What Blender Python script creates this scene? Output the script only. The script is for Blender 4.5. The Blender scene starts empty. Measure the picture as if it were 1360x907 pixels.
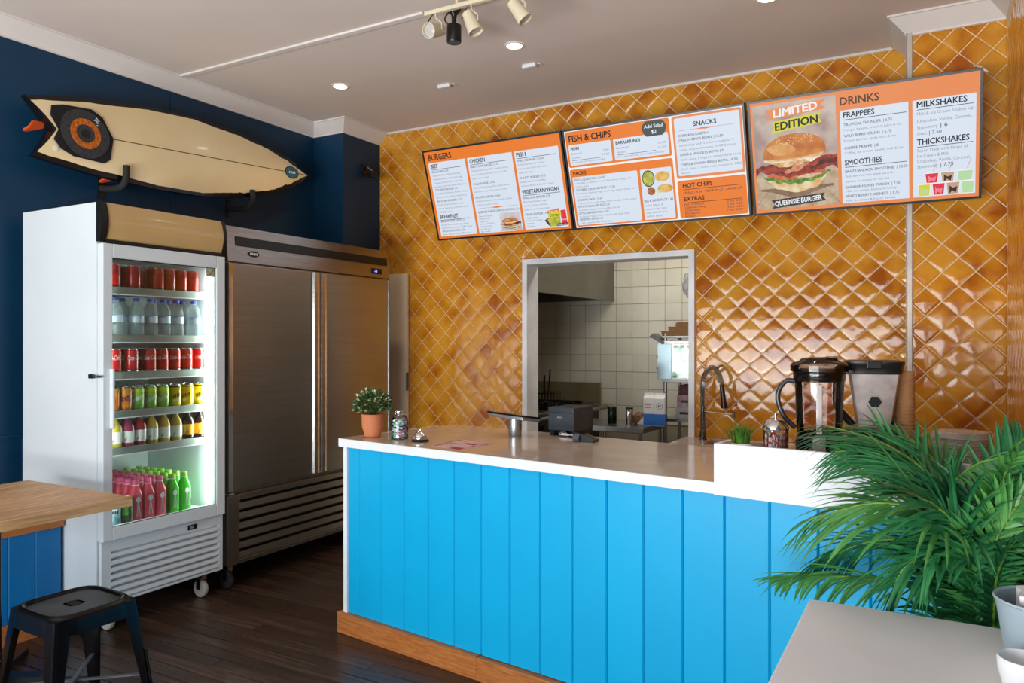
import bpy, bmesh, math, random
from mathutils import Vector, Matrix
random.seed(11)
SC = bpy.context.scene
COL = SC.collection
PI = math.pi
def lin(c):
    def f(v):
        v /= 255.0
        return v/12.92 if v <= .04045 else ((v+.055)/1.055)**2.4
    return (f(c[0]), f(c[1]), f(c[2]), 1.0)
# ------------------------------------------------------------------ camera
YAW = math.atan(1010/1804.0)
cam = bpy.data.cameras.new('camera'); cam.sensor_width = 36.0; cam.lens = 36.0*1010/1360
cam.clip_start = .03
camo = bpy.data.objects.new('camera', cam); COL.objects.link(camo)
camo.location = (0, 0, 1.4); camo.rotation_euler = (PI/2, 0, YAW)
SC.camera = camo
# ------------------------------------------------------------------ world, daylight, exposure
w = bpy.data.worlds.new('sky'); SC.world = w; w.use_nodes = True
w.node_tree.nodes['Background'].inputs[0].default_value = (.75, .87, 1.0, 1)
w.node_tree.nodes['Background'].inputs[1].default_value = 1.6
def area(name, loc, rot, sx, sy, power, col):
    l = bpy.data.lights.new(name, 'AREA'); l.shape = 'RECTANGLE'; l.size = sx; l.size_y = sy
    l.energy = power; l.color = col
    o = bpy.data.objects.new(name, l); COL.objects.link(o); o.location = loc; o.rotation_euler = rot
    return o
# street daylight that comes in through the shopfront glazing behind the camera
area('street_daylight', (-1.75, -1.78, 1.03), (PI/2, 0, 0), 3.7, 1.32, 178, (.93, .97, 1.0))
# added upward fill light outside the glazing that brightens the ceiling, like pavement bounce
area('ceiling_fill_light', (-1.75, -2.45, .12), (math.radians(140), 0, 0), 3.9, 1.1, 380, (1.0, .95, .88))
# the lamp of the kitchen behind the opening
area('kitchen_ceiling_light', (-1.3, 5.75, 2.98), (0, 0, 0), 1.2, .35, 25, (1.0, .95, .85))
SC.view_settings.view_transform = 'Standard'
SC.view_settings.look = 'None'
SC.view_settings.exposure = 0.0
SC.view_settings.gamma = 1.0
SC.view_settings.use_curve_mapping = False
# ------------------------------------------------------------------ materials
MATS = {}
def mat(name, col, rough=.5, metal=0., col2=None, nscale=6., stretch=None, bump=0., bscale=40., emit=0., trans=0., ior=1.45, coat=0., rnd=0., detail=4., spec=.5, alpha=1., coords='Object', ramp=(.35, .65)):
    if name in MATS: return MATS[name]
    m = bpy.data.materials.new(name); m.use_nodes = True; MATS[name] = m
    nt = m.node_tree; N = nt.nodes; L = nt.links; b = N['Principled BSDF']
    c = lin(col)
    b.inputs['Base Color'].default_value = c
    b.inputs['Roughness'].default_value = rough
    b.inputs['Metallic'].default_value = metal
    b.inputs['IOR'].default_value = ior
    b.inputs['Transmission Weight'].default_value = trans
    b.inputs['Coat Weight'].default_value = coat
    b.inputs['Specular IOR Level'].default_value = spec
    b.inputs['Alpha'].default_value = alpha
    m.diffuse_color = c
    src = None
    if col2 is not None or bump:
        if coords == 'World':
            g = N.new('ShaderNodeNewGeometry'); out = g.outputs['Position']
        else:
            g = N.new('ShaderNodeTexCoord'); out = g.outputs['Object']
        mp = N.new('ShaderNodeMapping'); L.new(out, mp.inputs[0])
        if stretch: mp.inputs['Scale'].default_value = stretch
        if rnd:
            oi = N.new('ShaderNodeObjectInfo'); ml = N.new('ShaderNodeMath'); ml.operation = 'MULTIPLY'; ml.inputs[1].default_value = 37.
            L.new(oi.outputs['Random'], ml.inputs[0])
            va = N.new('ShaderNodeVectorMath'); va.operation = 'ADD'
            L.new(mp.outputs[0], va.inputs[0]); L.new(ml.outputs[0], va.inputs[1]); vec = va.outputs[0]
        else: vec = mp.outputs[0]
    if col2 is not None:
        n = N.new('ShaderNodeTexNoise'); n.inputs['Scale'].default_value = nscale; n.inputs['Detail'].default_value = detail
        L.new(vec, n.inputs['Vector'])
        r = N.new('ShaderNodeValToRGB'); r.color_ramp.elements[0].color = c; r.color_ramp.elements[1].color = lin(col2)
        r.color_ramp.elements[0].position = ramp[0]; r.color_ramp.elements[1].position = ramp[1]
        L.new(n.outputs['Fac'], r.inputs[0]); src = r.outputs[0]
        if rnd:
            hs = N.new('ShaderNodeHueSaturation'); mr = N.new('ShaderNodeMapRange')
            mr.inputs['To Min'].default_value = 1-rnd; mr.inputs['To Max'].default_value = 1+rnd
            L.new(oi.outputs['Random'], mr.inputs[0]); L.new(mr.outputs[0], hs.inputs['Value'])
            L.new(src, hs.inputs['Color']); src = hs.outputs[0]
        L.new(src, b.inputs['Base Color'])
    if bump:
        n2 = N.new('ShaderNodeTexNoise'); n2.inputs['Scale'].default_value = bscale; n2.inputs['Detail'].default_value = 3
        L.new(vec, n2.inputs['Vector'])
        bp = N.new('ShaderNodeBump'); bp.inputs['Strength'].default_value = bump; bp.inputs['Distance'].default_value = .01
        L.new(n2.outputs['Fac'], bp.inputs['Height']); L.new(bp.outputs[0], b.inputs['Normal'])
    if emit:
        if src is not None: L.new(src, b.inputs['Emission Color'])
        else: b.inputs['Emission Color'].default_value = c
        b.inputs['Emission Strength'].default_value = emit
    return m
def screen(name, col, col2=None, nscale=60., s=.92):     # a lit screen's picture: gives off its own light
    if name in MATS: return MATS[name]
    m = bpy.data.materials.new(name); m.use_nodes = True; MATS[name] = m
    nt = m.node_tree; N = nt.nodes; L = nt.links; b = N['Principled BSDF']
    b.inputs['Base Color'].default_value = (.01, .01, .01, 1); b.inputs['Roughness'].default_value = .45
    b.inputs['Specular IOR Level'].default_value = .2
    b.inputs['Emission Strength'].default_value = s
    b.inputs['Emission Color'].default_value = lin(col); m.diffuse_color = lin(col)
    if col2:
        g = N.new('ShaderNodeTexCoord'); n = N.new('ShaderNodeTexNoise'); n.inputs['Scale'].default_value = nscale; n.inputs['Detail'].default_value = 5
        L.new(g.outputs['Object'], n.inputs['Vector'])
        r = N.new('ShaderNodeValToRGB'); r.color_ramp.elements[0].color = lin(col); r.color_ramp.elements[1].color = lin(col2)
        r.color_ramp.elements[0].position = .35; r.color_ramp.elements[1].position = .65
        L.new(n.outputs['Fac'], r.inputs[0]); L.new(r.outputs[0], b.inputs['Emission Color'])
    return m
def pane(name, tint=(.93, .97, .96), refl=.10, rough=.02):  # thin clear sheet: mostly see-through plus a mirror sheen
    if name in MATS: return MATS[name]
    m = bpy.data.materials.new(name); m.use_nodes = True; MATS[name] = m
    nt = m.node_tree; N = nt.nodes; L = nt.links
    N.remove(N['Principled BSDF'])
    t = N.new('ShaderNodeBsdfTransparent'); t.inputs[0].default_value = (*tint, 1)
    g = N.new('ShaderNodeBsdfGlossy'); g.inputs['Roughness'].default_value = rough
    lw = N.new('ShaderNodeFresnel'); lw.inputs[0].default_value = 1.45
    ad = N.new('ShaderNodeMath'); ad.operation = 'MULTIPLY'; ad.inputs[1].default_value = refl*10
    mx = N.new('ShaderNodeMixShader'); L.new(lw.outputs[0], ad.inputs[0]); L.new(ad.outputs[0], mx.inputs[0])
    L.new(t.outputs[0], mx.inputs[1]); L.new(g.outputs[0], mx.inputs[2])
    L.new(mx.outputs[0], N['Material Output'].inputs[0])
    return m
# ------------------------------------------------------------------ mesh builder
class MB:
    def __init__(s): s.v = []; s.f = []; s.mi = []; s.cur = 0
    def add(s, vs, fs):
        o = len(s.v); s.v += [tuple(p) for p in vs]; s.f += [tuple(o+i for i in f) for f in fs]; s.mi += [s.cur]*len(fs)
        return s
    def box(s, x0, y0, z0, x1, y1, z1, b=0.):
        if b <= 0:
            return s.add([(x0,y0,z0),(x1,y0,z0),(x1,y1,z0),(x0,y1,z0),(x0,y0,z1),(x1,y0,z1),(x1,y1,z1),(x0,y1,z1)],
                  [(0,3,2,1),(4,5,6,7),(0,1,5,4),(1,2,6,5),(2,3,7,6),(3,0,4,7)])
        bm = bmesh.new(); bmesh.ops.create_cube(bm, size=1)
        for v in bm.verts: v.co = Vector(((x0+x1)/2+v.co.x*(x1-x0), (y0+y1)/2+v.co.y*(y1-y0), (z0+z1)/2+v.co.z*(z1-z0)))
        bmesh.ops.bevel(bm, geom=bm.edges[:], offset=b, segments=2, affect='EDGES', profile=.6)
        s.bm(bm); return s
    def bm(s, bm):
        bm.verts.index_update()
        s.add([v.co.copy() for v in bm.verts], [[v.index for v in f.verts] for f in bm.faces]); bm.free()
    def lathe(s, prof, seg=20, c=(0,0,0), sx=1, sy=1, cap=True, rot=None):
        vs = []; fs = []
        for r, z in prof:
            for k in range(seg):
                a = 2*PI*k/seg; vs.append(Vector((r*math.cos(a)*sx, r*math.sin(a)*sy, z)))
        n = len(prof)
        for i in range(n-1):
            for k in range(seg):
                k2 = (k+1) % seg
                fs.append((i*seg+k, i*seg+k2, (i+1)*seg+k2, (i+1)*seg+k))
        if cap:
            if prof[0][0] > 1e-5: fs.append(tuple(range(seg-1, -1, -1)))
            if prof[-1][0] > 1e-5: fs.append(tuple((n-1)*seg+k for k in range(seg)))
        if rot is not None: vs = [rot @ v for v in vs]
        return s.add([(v.x+c[0], v.y+c[1], v.z+c[2]) for v in vs], fs)
    def cyl(s, p0, p1, r0, r1=None, seg=14):
        return s.tube([p0, p1], [r0, r0 if r1 is None else r1], seg)
    def tube(s, pts, r, seg=8, closed=False):
        pts = [Vector(p) for p in pts]; n = len(pts)
        rs = r if isinstance(r, (list, tuple)) else [r]*n
        vs = []; fs = []; up = None
        for i, p in enumerate(pts):
            if closed: t = pts[(i+1) % n]-pts[i-1]
            else: t = pts[min(i+1, n-1)]-pts[max(i-1, 0)]
            t.normalize()
            if up is None:
                up = Vector((0,0,1)) if abs(t.z) < .9 else Vector((1,0,0))
            a = t.cross(up)
            if a.length < 1e-4: a = t.orthogonal()
            a.normalize(); b_ = a.cross(t).normalized(); up = b_
            for k in range(seg):
                an = 2*PI*k/seg; vs.append(p+(a*math.cos(an)+b_*math.sin(an))*rs[i])
        m = n if closed else n-1
        for i in range(m):
            j = (i+1) % n
            for k in range(seg):
                k2 = (k+1) % seg; fs.append((i*seg+k, i*seg+k2, j*seg+k2, j*seg+k))
        if not closed:
            fs.append(tuple(range(seg-1, -1, -1))); fs.append(tuple((n-1)*seg+k for k in range(seg)))
        return s.add(vs, fs)
    def prism(s, poly, d0, d1, ax='y'):
        # poly in 2D; ax is the extrusion axis
        n = len(poly)
        def P(p, d): return {'y': (p[0], d, p[1]), 'x': (d, p[0], p[1]), 'z': (p[0], p[1], d)}[ax]
        vs = [P(p, d0) for p in poly]+[P(p, d1) for p in poly]
        fs = [tuple(range(n-1, -1, -1)), tuple(range(n, 2*n))]+[(i, (i+1) % n, n+(i+1) % n, n+i) for i in range(n)]
        return s.add(vs, fs)
    def xf(s, M):
        s.v = [tuple(M @ Vector(p)) for p in s.v]; return s
    def mesh(s, name, mats, smooth=False):
        me = bpy.data.meshes.new(name); me.from_pydata(s.v, [], s.f)
        for m in (mats if isinstance(mats, (list, tuple)) else [mats]): me.materials.append(m)
        me.polygons.foreach_set('material_index', s.mi)
        bm = bmesh.new(); bm.from_mesh(me); bmesh.ops.recalc_face_normals(bm, faces=bm.faces[:])
        if smooth:
            for e in bm.edges:
                if len(e.link_faces) == 2: e.smooth = e.calc_face_angle(0) < math.radians(38)
            for f in bm.faces: f.smooth = True
        bm.to_mesh(me); bm.free(); me.update(); return me
def link(name, data, parent=None):
    o = bpy.data.objects.new(name, data); COL.objects.link(o)
    if parent is not None: o.parent = parent
    return o
def tag(o, label=None, cat=None, group=None, kind=None):
    if label: o['label'] = label
    if cat: o['category'] = cat
    if group: o['group'] = group
    if kind: o['kind'] = kind
    return o
def thing(name, label, cat, loc=(0,0,0), rz=0., group=None):
    o = link(name, None); o.location = loc; o.rotation_euler = (0,0,rz); o.empty_display_size = .05
    return tag(o, label, cat, group)
def part(name, mb, m, parent, label=None, kind=None, smooth=False):
    return tag(link(name, mb.mesh(name, m, smooth), parent), label, None, None, kind)
def solo(name, mb, m, label, cat, loc=(0,0,0), rz=0., group=None, smooth=False):
    o = link(name, mb.mesh(name, m, smooth)); o.location = loc; o.rotation_euler = (0,0,rz)
    return tag(o, label, cat, group)
def struct(name, mb, m, parent=None, smooth=False, label=None):
    o = link(name, mb.mesh(name, m, smooth), parent)
    if parent is None: o['kind'] = 'structure'
    if label: o['label'] = label
    return o
def copy_tree(o, loc=None, label=None, rz=None, parent=None):
    c = o.copy(); COL.objects.link(c); c.parent = parent
    if loc is not None: c.location = loc
    if rz is not None: c.rotation_euler[2] = rz
    if label: c['label'] = label
    for ch in o.children: copy_tree(ch, parent=c)
    return c
ORD = ['first','second','third','fourth','fifth','sixth','seventh','eighth','ninth','tenth','eleventh','twelfth','thirteenth','fourteenth','fifteenth','sixteenth','seventeenth','eighteenth','nineteenth','twentieth','twenty-first','twenty-second']
_txt = {}
def text_geo(st, bold=0., shear=0.):
    k = (st, bold, shear)
    if k in _txt: return _txt[k]
    cu = bpy.data.curves.new('t', 'FONT'); cu.body = st; cu.size = 1; cu.shear = shear; cu.resolution_u = 2
    ob = bpy.data.objects.new('t', cu)
    me = bpy.data.meshes.new_from_object(ob)
    vs = [tuple(v.co) for v in me.vertices]; fs = [tuple(p.vertices) for p in me.polygons]
    bpy.data.objects.remove(ob); bpy.data.curves.remove(cu); bpy.data.meshes.remove(me)
    x0 = min(v[0] for v in vs); x1 = max(v[0] for v in vs)
    _txt[k] = (vs, fs, x0, x1); return _txt[k]
def text(mb, st, fn, h, w=None, bold=0., shear=0., align='l'):
    # fn maps (x, y) of the lettering (cap height h, fitted to width w) to a 3D point
    vs, fs, x0, x1 = text_geo(st, bold, shear)
    sy = h/.7; sx = sy if w is None else w/(x1-x0)
    off = {'l': 0, 'c': -(x1-x0)*sx/2, 'r': -(x1-x0)*sx}[align]
    for dx, dy in ([(0, 0)] if bold < .004 else [(-bold, 0), (bold, 0), (0, bold*.8), (0, -bold*.8)]):
        mb.add([fn((v[0]+dx-x0)*sx+off, (v[1]+dy)*sy) for v in vs], fs)
def strokes(mb, fn, w, h, n):
    # unreadable small print: a row of short upright strokes
    for k in range(n):
        a = w*k/n; b = a+w/n*.62; mb.add([fn(a, 0), fn(b, 0), fn(b, h), fn(a, h)], [(0,1,2,3)])
def catmull(P, n=6):
    P = [Vector(p) for p in P]; Q = [2*P[0]-P[1]]+P+[2*P[-1]-P[-2]]; out = []
    for i in range(1, len(Q)-2):
        for k in range(n):
            t = k/n; a, b, c, d = Q[i-1], Q[i], Q[i+1], Q[i+2]
            out.append(.5*((2*b)+(c-a)*t+(2*a-5*b+4*c-d)*t*t+(3*b-a-3*c+d)*t**3))
    out.append(P[-1]); return out
def ray(px, py):
    u = (px-680)/1010; v = (453.5-py)/1010; s_, c_ = math.sin(YAW), math.cos(YAW)
    return (u*c_-s_, u*s_+c_, v)
def atY(px, py, y): d = ray(px, py); t = y/d[1]; return Vector((d[0]*t, y, 1.4+d[2]*t))
def atX(px, py, x): d = ray(px, py); t = x/d[0]; return Vector((x, d[1]*t, 1.4+d[2]*t))
def atZ(px, py, z): d = ray(px, py); t = (z-1.4)/d[2]; return Vector((d[0]*t, d[1]*t, z))
def project(p):
    s_, c_ = math.sin(YAW), math.cos(YAW); r = p[0]*c_+p[1]*s_; f = -p[0]*s_+p[1]*c_
    return 680+1010*r/f, 453.5-1010*(p[2]-1.4)/f, f
# shared materials
WHITE = mat('white_paint', (236,238,240), .4, col2=(226,230,232), nscale=3)
STEEL = mat('brushed_stainless', (172,165,156), .3, 1., col2=(152,146,138), nscale=3, stretch=(1,1,60), bump=.006, bscale=60)
CHROME = mat('chrome', (225,225,225), .08, 1., col2=(205,205,205), nscale=4)
BLACK = mat('black_plastic', (16,16,17), .35, col2=(24,24,25), nscale=20)
BLACKG = mat('gloss_black_steel', (8,8,9), .26, col2=(13,13,14), nscale=9, spec=.3)
RUBBER = mat('dark_rubber', (28,28,28), .8, col2=(40,40,40), nscale=30)
GREYP = mat('grey_plastic', (92,98,104), .45, col2=(80,86,92), nscale=14)
DGREY = mat('charcoal_plastic', (52,60,67), .45, col2=(44,52,58), nscale=14)
CEIL = mat('ceiling_paint', (226,214,206), .8, col2=(220,208,200), nscale=1.2)
CORN = mat('cornice_paint', (228,222,218), .6, col2=(220,214,210), nscale=2)
NAVY = mat('navy_wall_paint', (0,52,82), .5, col2=(0,47,76), nscale=1.5, bump=.03, bscale=60)
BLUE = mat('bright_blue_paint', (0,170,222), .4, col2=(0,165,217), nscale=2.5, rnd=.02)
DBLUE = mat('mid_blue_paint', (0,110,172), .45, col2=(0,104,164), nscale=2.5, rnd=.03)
GROUT = mat('cream_grout', (236,214,176), .85, col2=(220,196,156), nscale=25)
WOOD = mat('oak_timber', (214,174,124), .5, col2=(176,130,84), nscale=5, stretch=(14,1,14), bump=.04, bscale=30, rnd=.06)
SKIRT = mat('red_oak_skirting', (190,120,62), .45, col2=(160,92,42), nscale=6, stretch=(2,30,30), bump=.05, bscale=25, rnd=.08)
STONE = mat('greige_stone', (196,180,166), .12, col2=(186,170,156), nscale=9, coat=.2)
CARD = mat('brown_cardboard', (150,112,72), .85, col2=(128,94,60), nscale=8)
# ================================================================== the setting
XL, XN, XC, XR = -4.20, -3.90, -.137, .299         # left wall, nib, projecting wall corner, right wall
YB, YP, YF, ZC = 4.80, 4.407, -1.60, 3.06
KX0, KX1, KY = -4.0, .2, 6.60                         # kitchen
WX0, WX1, WZ1 = -2.565, -1.365, 1.965                 # clear opening to the kitchen
# floor with individual boards
fl = struct('floor', MB().box(XL-.1, YF-.1, -.12, XR+.3, KY+.1, -.004), mat('floor_gap', (118,102,90), .9, col2=(50,42,37), nscale=3))
PLANK = mat('dark_floorboard', (42,31,26), .26, col2=(80,60,48), nscale=3.2, stretch=(1.2,16,16), bump=.12, bscale=22, rnd=.45, ramp=(.3,.78))
pitch = .0765; y = YF; row = 0
rp = random.Random(4)
while y < YB-.01:
    x = XL-rp.uniform(0, 1.2)
    while x < XR:
        l = rp.uniform(1.3, 2.5); a = max(x, XL); b = min(x+l, XR)
        if b-a > .03:
            o = part('floorboard', MB().box(-(b-a)/2+.0008, -pitch/2+.0017, -.01, (b-a)/2-.0008, pitch/2-.0017, rp.uniform(-.0012, .0005), .0012), PLANK, fl)
            o.location = ((a+b)/2, y+pitch/2, 0)
        x += l
    y += pitch; row += 1
o = part('kitchen_floor_sheet', MB().box(KX0, YB+.02, -.022, KX1, KY, .0), mat('kitchen_vinyl', (70,68,64), .6, col2=(58,56,53)), fl)
# ceiling
struct('ceiling', MB().box(XL-.1, YF-.1, ZC, XR+.3, KY+.1, ZC+.1), CEIL)
# left wall, with its nib by the back wall
struct('wall_left', MB().box(XL-.1, YF-.1, 0, XL, YB+.1, ZC).box(XL, 4.37, 0, XN, YB, ZC), NAVY)
# thin cover strip on the wall sheet joint
struct('trim_1', MB().box(XL, 3.115, .0, XL+.006, 3.145, ZC-.08, .002), NAVY)
# raised panel moulding on the left wall
pm = MB()
z0, z1, ya, yb = .50, .918, .9, 2.245
for (a0, a1, c0, c1) in ((ya, yb, z1-.02, z1), (ya, yb, z0, z0+.02), (yb-.02, yb, z0, z1), (ya, ya+.02, z0, z1)):
    pm.box(XL, a0, c0, XL+.014, a1, c1, .004)
pm.box(XL, ya+.02, z0+.02, XL+.005, yb-.02, z1-.02)
struct('trim_2', pm, NAVY)
# back wall (grout face) with the opening, projecting wall, right wall, shopfront
bw = MB()
TH = .12
for (x0, x1, a, b) in ((XN-.1, WX0-.02, 0, ZC), (WX1+.02, XC+.02, 0, ZC), (WX0-.02, WX1+.02, WZ1+.02, ZC)):
    bw.box(x0, YB, a, x1, YB+TH, b)
wall_back = struct('wall_back', bw, GROUT)
wall_proj = struct('wall_projecting', MB().box(XC, YP, 0, XR+.1, YB+TH, ZC), GROUT)
wall_right = struct('wall_right', MB().box(XR, YF-.1, 0, XR+.12, YP+.02, ZC), mat('right_wall_paint', (20,60,96), .5, col2=(16,54,88), nscale=2))
wall_grout = part('grout_bed', MB().box(XR-.004, 2.36, .9, XR, YP, ZC), GROUT, wall_right)
sf = MB()
sf.box(XL-.1, YF-.12, 0, XR+.1, YF, .36).box(XL-.1, YF-.12, 1.70, XR+.1, YF, ZC).box(XL-.1, YF-.12, .36, -3.62, YF, 1.70).box(.12, YF-.12, .36, XR+.1, YF, 1.70)
struct('wall_front', sf, mat('shopfront_paint', (40,60,80), .5, col2=(34,54,74)))
wf = MB()
for x in (-3.6, -2.36, -1.12, .1): wf.box(x-.025, YF-.08, .36, x+.025, YF-.02, 1.70)
wf.box(-3.62, YF-.08, .36, .12, YF-.02, .41).box(-3.62, YF-.08, 1.65, .12, YF-.02, 1.70)
struct('window_1', wf, mat('window_frame', (60,62,64), .4, .6, col2=(52,54,56)))
# opening lining and frame
fr = MB()
fr.box(WX0-.02, YB-.035, 0, WX0+.03-.012, YB+TH+.02, WZ1+.02)
fr.box(WX1-.018, YB-.035, 0, WX1+.02, YB+TH+.02, WZ1+.02)
fr.box(WX0+.018, YB-.035, WZ1-.018, WX1-.018, YB+TH+.02, WZ1+.02)
struct('trim_3', fr, mat('opening_frame', (244,244,246), .45, col2=(214,214,216), nscale=4))
# metal edge on the projecting wall's corner
struct('trim_4', MB().box(XC-.004, YP-.014, 0, XC+.022, YP+.004, ZC-.08).box(XC-.006, YP-.014, 0, XC, YP+.03, ZC-.08), mat('edge_trim', (206,196,186), .4, .2, col2=(190,182,174)))
# cornices: a cove profile swept along the wall
def cornice(path, inward, size=.080):
    # path: plan points on the wall line; inward: per-point plan offset towards the room
    prof = [(0, -size-.012), (.010, -size-.012)]+[(.010+(size-.01)*(1-math.cos(PI/2*k/8)), -size+(size-.01)*math.sin(PI/2*k/8)) for k in range(9)]+[(size+.010, -.010), (size+.010, 0)]
    vs = []; fs = []; n = len(prof)
    for p, q in zip(path, inward):
        for d, z in prof: vs.append((p[0]+q[0]*d, p[1]+q[1]*d, ZC+z))
    for i in range(len(path)-1):
        for k in range(n-1): fs.append((i*n+k, i*n+k+1, (i+1)*n+k+1, (i+1)*n+k))
        fs.append((i*n+n-1, i*n, (i+1)*n, (i+1)*n+n-1))
    fs.append(tuple(range(n))); fs.append(tuple((len(path)-1)*n+k for k in range(n)))
    return MB().add(vs, fs)
struct('trim_5', cornice([(XL, YF), (XL, 4.37), (XN, 4.37), (XN, YB)], [(1,0), (1,-1), (1,-1), (1,0)]), CORN, smooth=True)
struct('trim_6', cornice([(XC, YB), (XC, YP), (XR, YP), (XR, YF)], [(-1,0), (-1,-1), (-1,-1), (-1,0)]), CORN, smooth=True)
# bead along the top of the tiles, ceiling batten
struct('trim_7', MB().box(XN+.08, YB-.012, ZC-.014, XC-.08, YB, ZC, .003), CORN)
struct('trim_8', MB().box(XL+.085, 3.115, ZC-.012, -2.26, 3.155, ZC, .004), CORN)
# ------------------------------------------------------------------ glazed diamond tiles
def glaze(name):
    m = bpy.data.materials.new(name); m.use_nodes = True; nt = m.node_tree; N = nt.nodes; L = nt.links; b = N['Principled BSDF']
    g = N.new('ShaderNodeNewGeometry'); oi = N.new('ShaderNodeObjectInfo')
    n1 = N.new('ShaderNodeTexNoise'); n1.inputs['Scale'].default_value = 6.5; n1.inputs['Detail'].default_value = 3; L.new(g.outputs['Position'], n1.inputs['Vector'])
    n2 = N.new('ShaderNodeTexNoise'); n2.inputs['Scale'].default_value = 28; n2.inputs['Detail'].default_value = 2; L.new(g.outputs['Position'], n2.inputs['Vector'])
    md = N.new('ShaderNodeMath'); md.operation = 'MULTIPLY_ADD'; md.inputs[1].default_value = .18; L.new(oi.outputs['Random'], md.inputs[0]); L.new(n1.outputs['Fac'], md.inputs[2])
    r = N.new('ShaderNodeValToRGB'); e = r.color_ramp.elements
    e[0].position = .40; e[0].color = lin((168,88,17)); e[1].position = .56; e[1].color = lin((200,129,31))
    k = e.new(.74); k.color = lin((217,153,49))
    L.new(md.outputs[0], r.inputs[0]); L.new(r.outputs[0], b.inputs['Base Color'])
    b.inputs['Roughness'].default_value = .1; b.inputs['Specular IOR Level'].default_value = .42
    bp = N.new('ShaderNodeBump'); bp.inputs['Strength'].default_value = .09; bp.inputs['Distance'].default_value = .006
    L.new(n2.outputs['Fac'], bp.inputs['Height']); L.new(bp.outputs[0], b.inputs['Normal'])
    return m
GLAZE = glaze('amber_glaze')
DP = .1455; HD = DP/2-.0041                     # diagonal pitch, half diagonal of a tile
def tile_mesh(seed):
    rr = random.Random(seed); n = 6; vs = []; fs = []
    S = [-1, -.9, -.45, 0, .45, .9, 1]
    for j in range(n+1):
        for i in range(n+1):
            u, v = S[i], S[j]
            h = .0062*(1-.06*(u*u+v*v)-.055*max(u*u, v*v)**2.0) + rr.uniform(-.00016, .00016)*(abs(u) < .95 and abs(v) < .95)
            if max(abs(u), abs(v)) > .99: h -= .0003
            vs.append(((u-v)*HD/2, -max(h, .0006), (u+v)*HD/2))
    for j in range(n):
        for i in range(n): a = j*(n+1)+i; fs.append((a, a+1, a+n+2, a+n+1))
    ring = [(i, 0) for i in range(n)]+[(n, j) for j in range(n)]+[(n-i, n) for i in range(n)]+[(0, n-j) for j in range(n)]
    o = len(vs)
    for (i, j) in ring: p = vs[j*(n+1)+i]; vs.append((p[0], .001, p[2]))
    m = len(ring)
    for k in range(m):
        a = ring[k]; b = ring[(k+1) % m]
        fs.append((a[1]*(n+1)+a[0], o+k, o+(k+1) % m, b[1]*(n+1)+b[0]))
    return vs, fs
TV = [tile_mesh(s) for s in range(5)]
TM = []
for vs, fs in TV: TM.append(MB().add(vs, fs).mesh('wall_tile', GLAZE, True))
def clip(poly, ax, lim, keep_less):
    out = []
    for i in range(len(poly)):
        a = poly[i]; b = poly[(i+1) % len(poly)]
        ia = (a[ax] <= lim) if keep_less else (a[ax] >= lim); ib = (b[ax] <= lim) if keep_less else (b[ax] >= lim)
        if ia: out.append(a)
        if ia != ib:
            t = (lim-a[ax])/(b[ax]-a[ax]); out.append((a[0]+(b[0]-a[0])*t, a[1]+(b[1]-a[1])*t))
    return out
def cut_tile(poly, dpt=.0065):
    cx = sum(p[0] for p in poly)/len(poly); cz = sum(p[1] for p in poly)/len(poly); n = len(poly)
    vs = [(p[0], .001, p[1]) for p in poly]+[(p[0], -.002, p[1]) for p in poly]+[(cx+(p[0]-cx)*.84, -dpt*.8, cz+(p[1]-cz)*.84) for p in poly]+[(cx, -dpt, cz)]
    fs = []
    for k in range(n):
        q = (k+1) % n; fs += [(k, q, n+q, n+k), (n+k, n+q, 2*n+q, 2*n+k), (2*n+k, 2*n+q, 3*n)]
    return vs, fs
def area2(p): return abs(sum(p[i][0]*p[(i+1) % len(p)][1]-p[(i+1) % len(p)][0]*p[i][1] for i in range(len(p))))/2
def inquad(px, py, q):
    s = 0
    for i in range(4):
        a = q[i]; b = q[(i+1) % 4]
        if (b[0]-a[0])*(py-a[1])-(b[1]-a[1])*(px-a[0]) > 0: s += 1
    return s == 4 or s == 0
SCRQ = [[(568,207),(1296,92),(1296,258),(588,312)], [(300,560),(950,590),(1360,640),(1360,1500)], [(300,560),(1360,640),(1360,1500),(0,1500)]]
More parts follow.
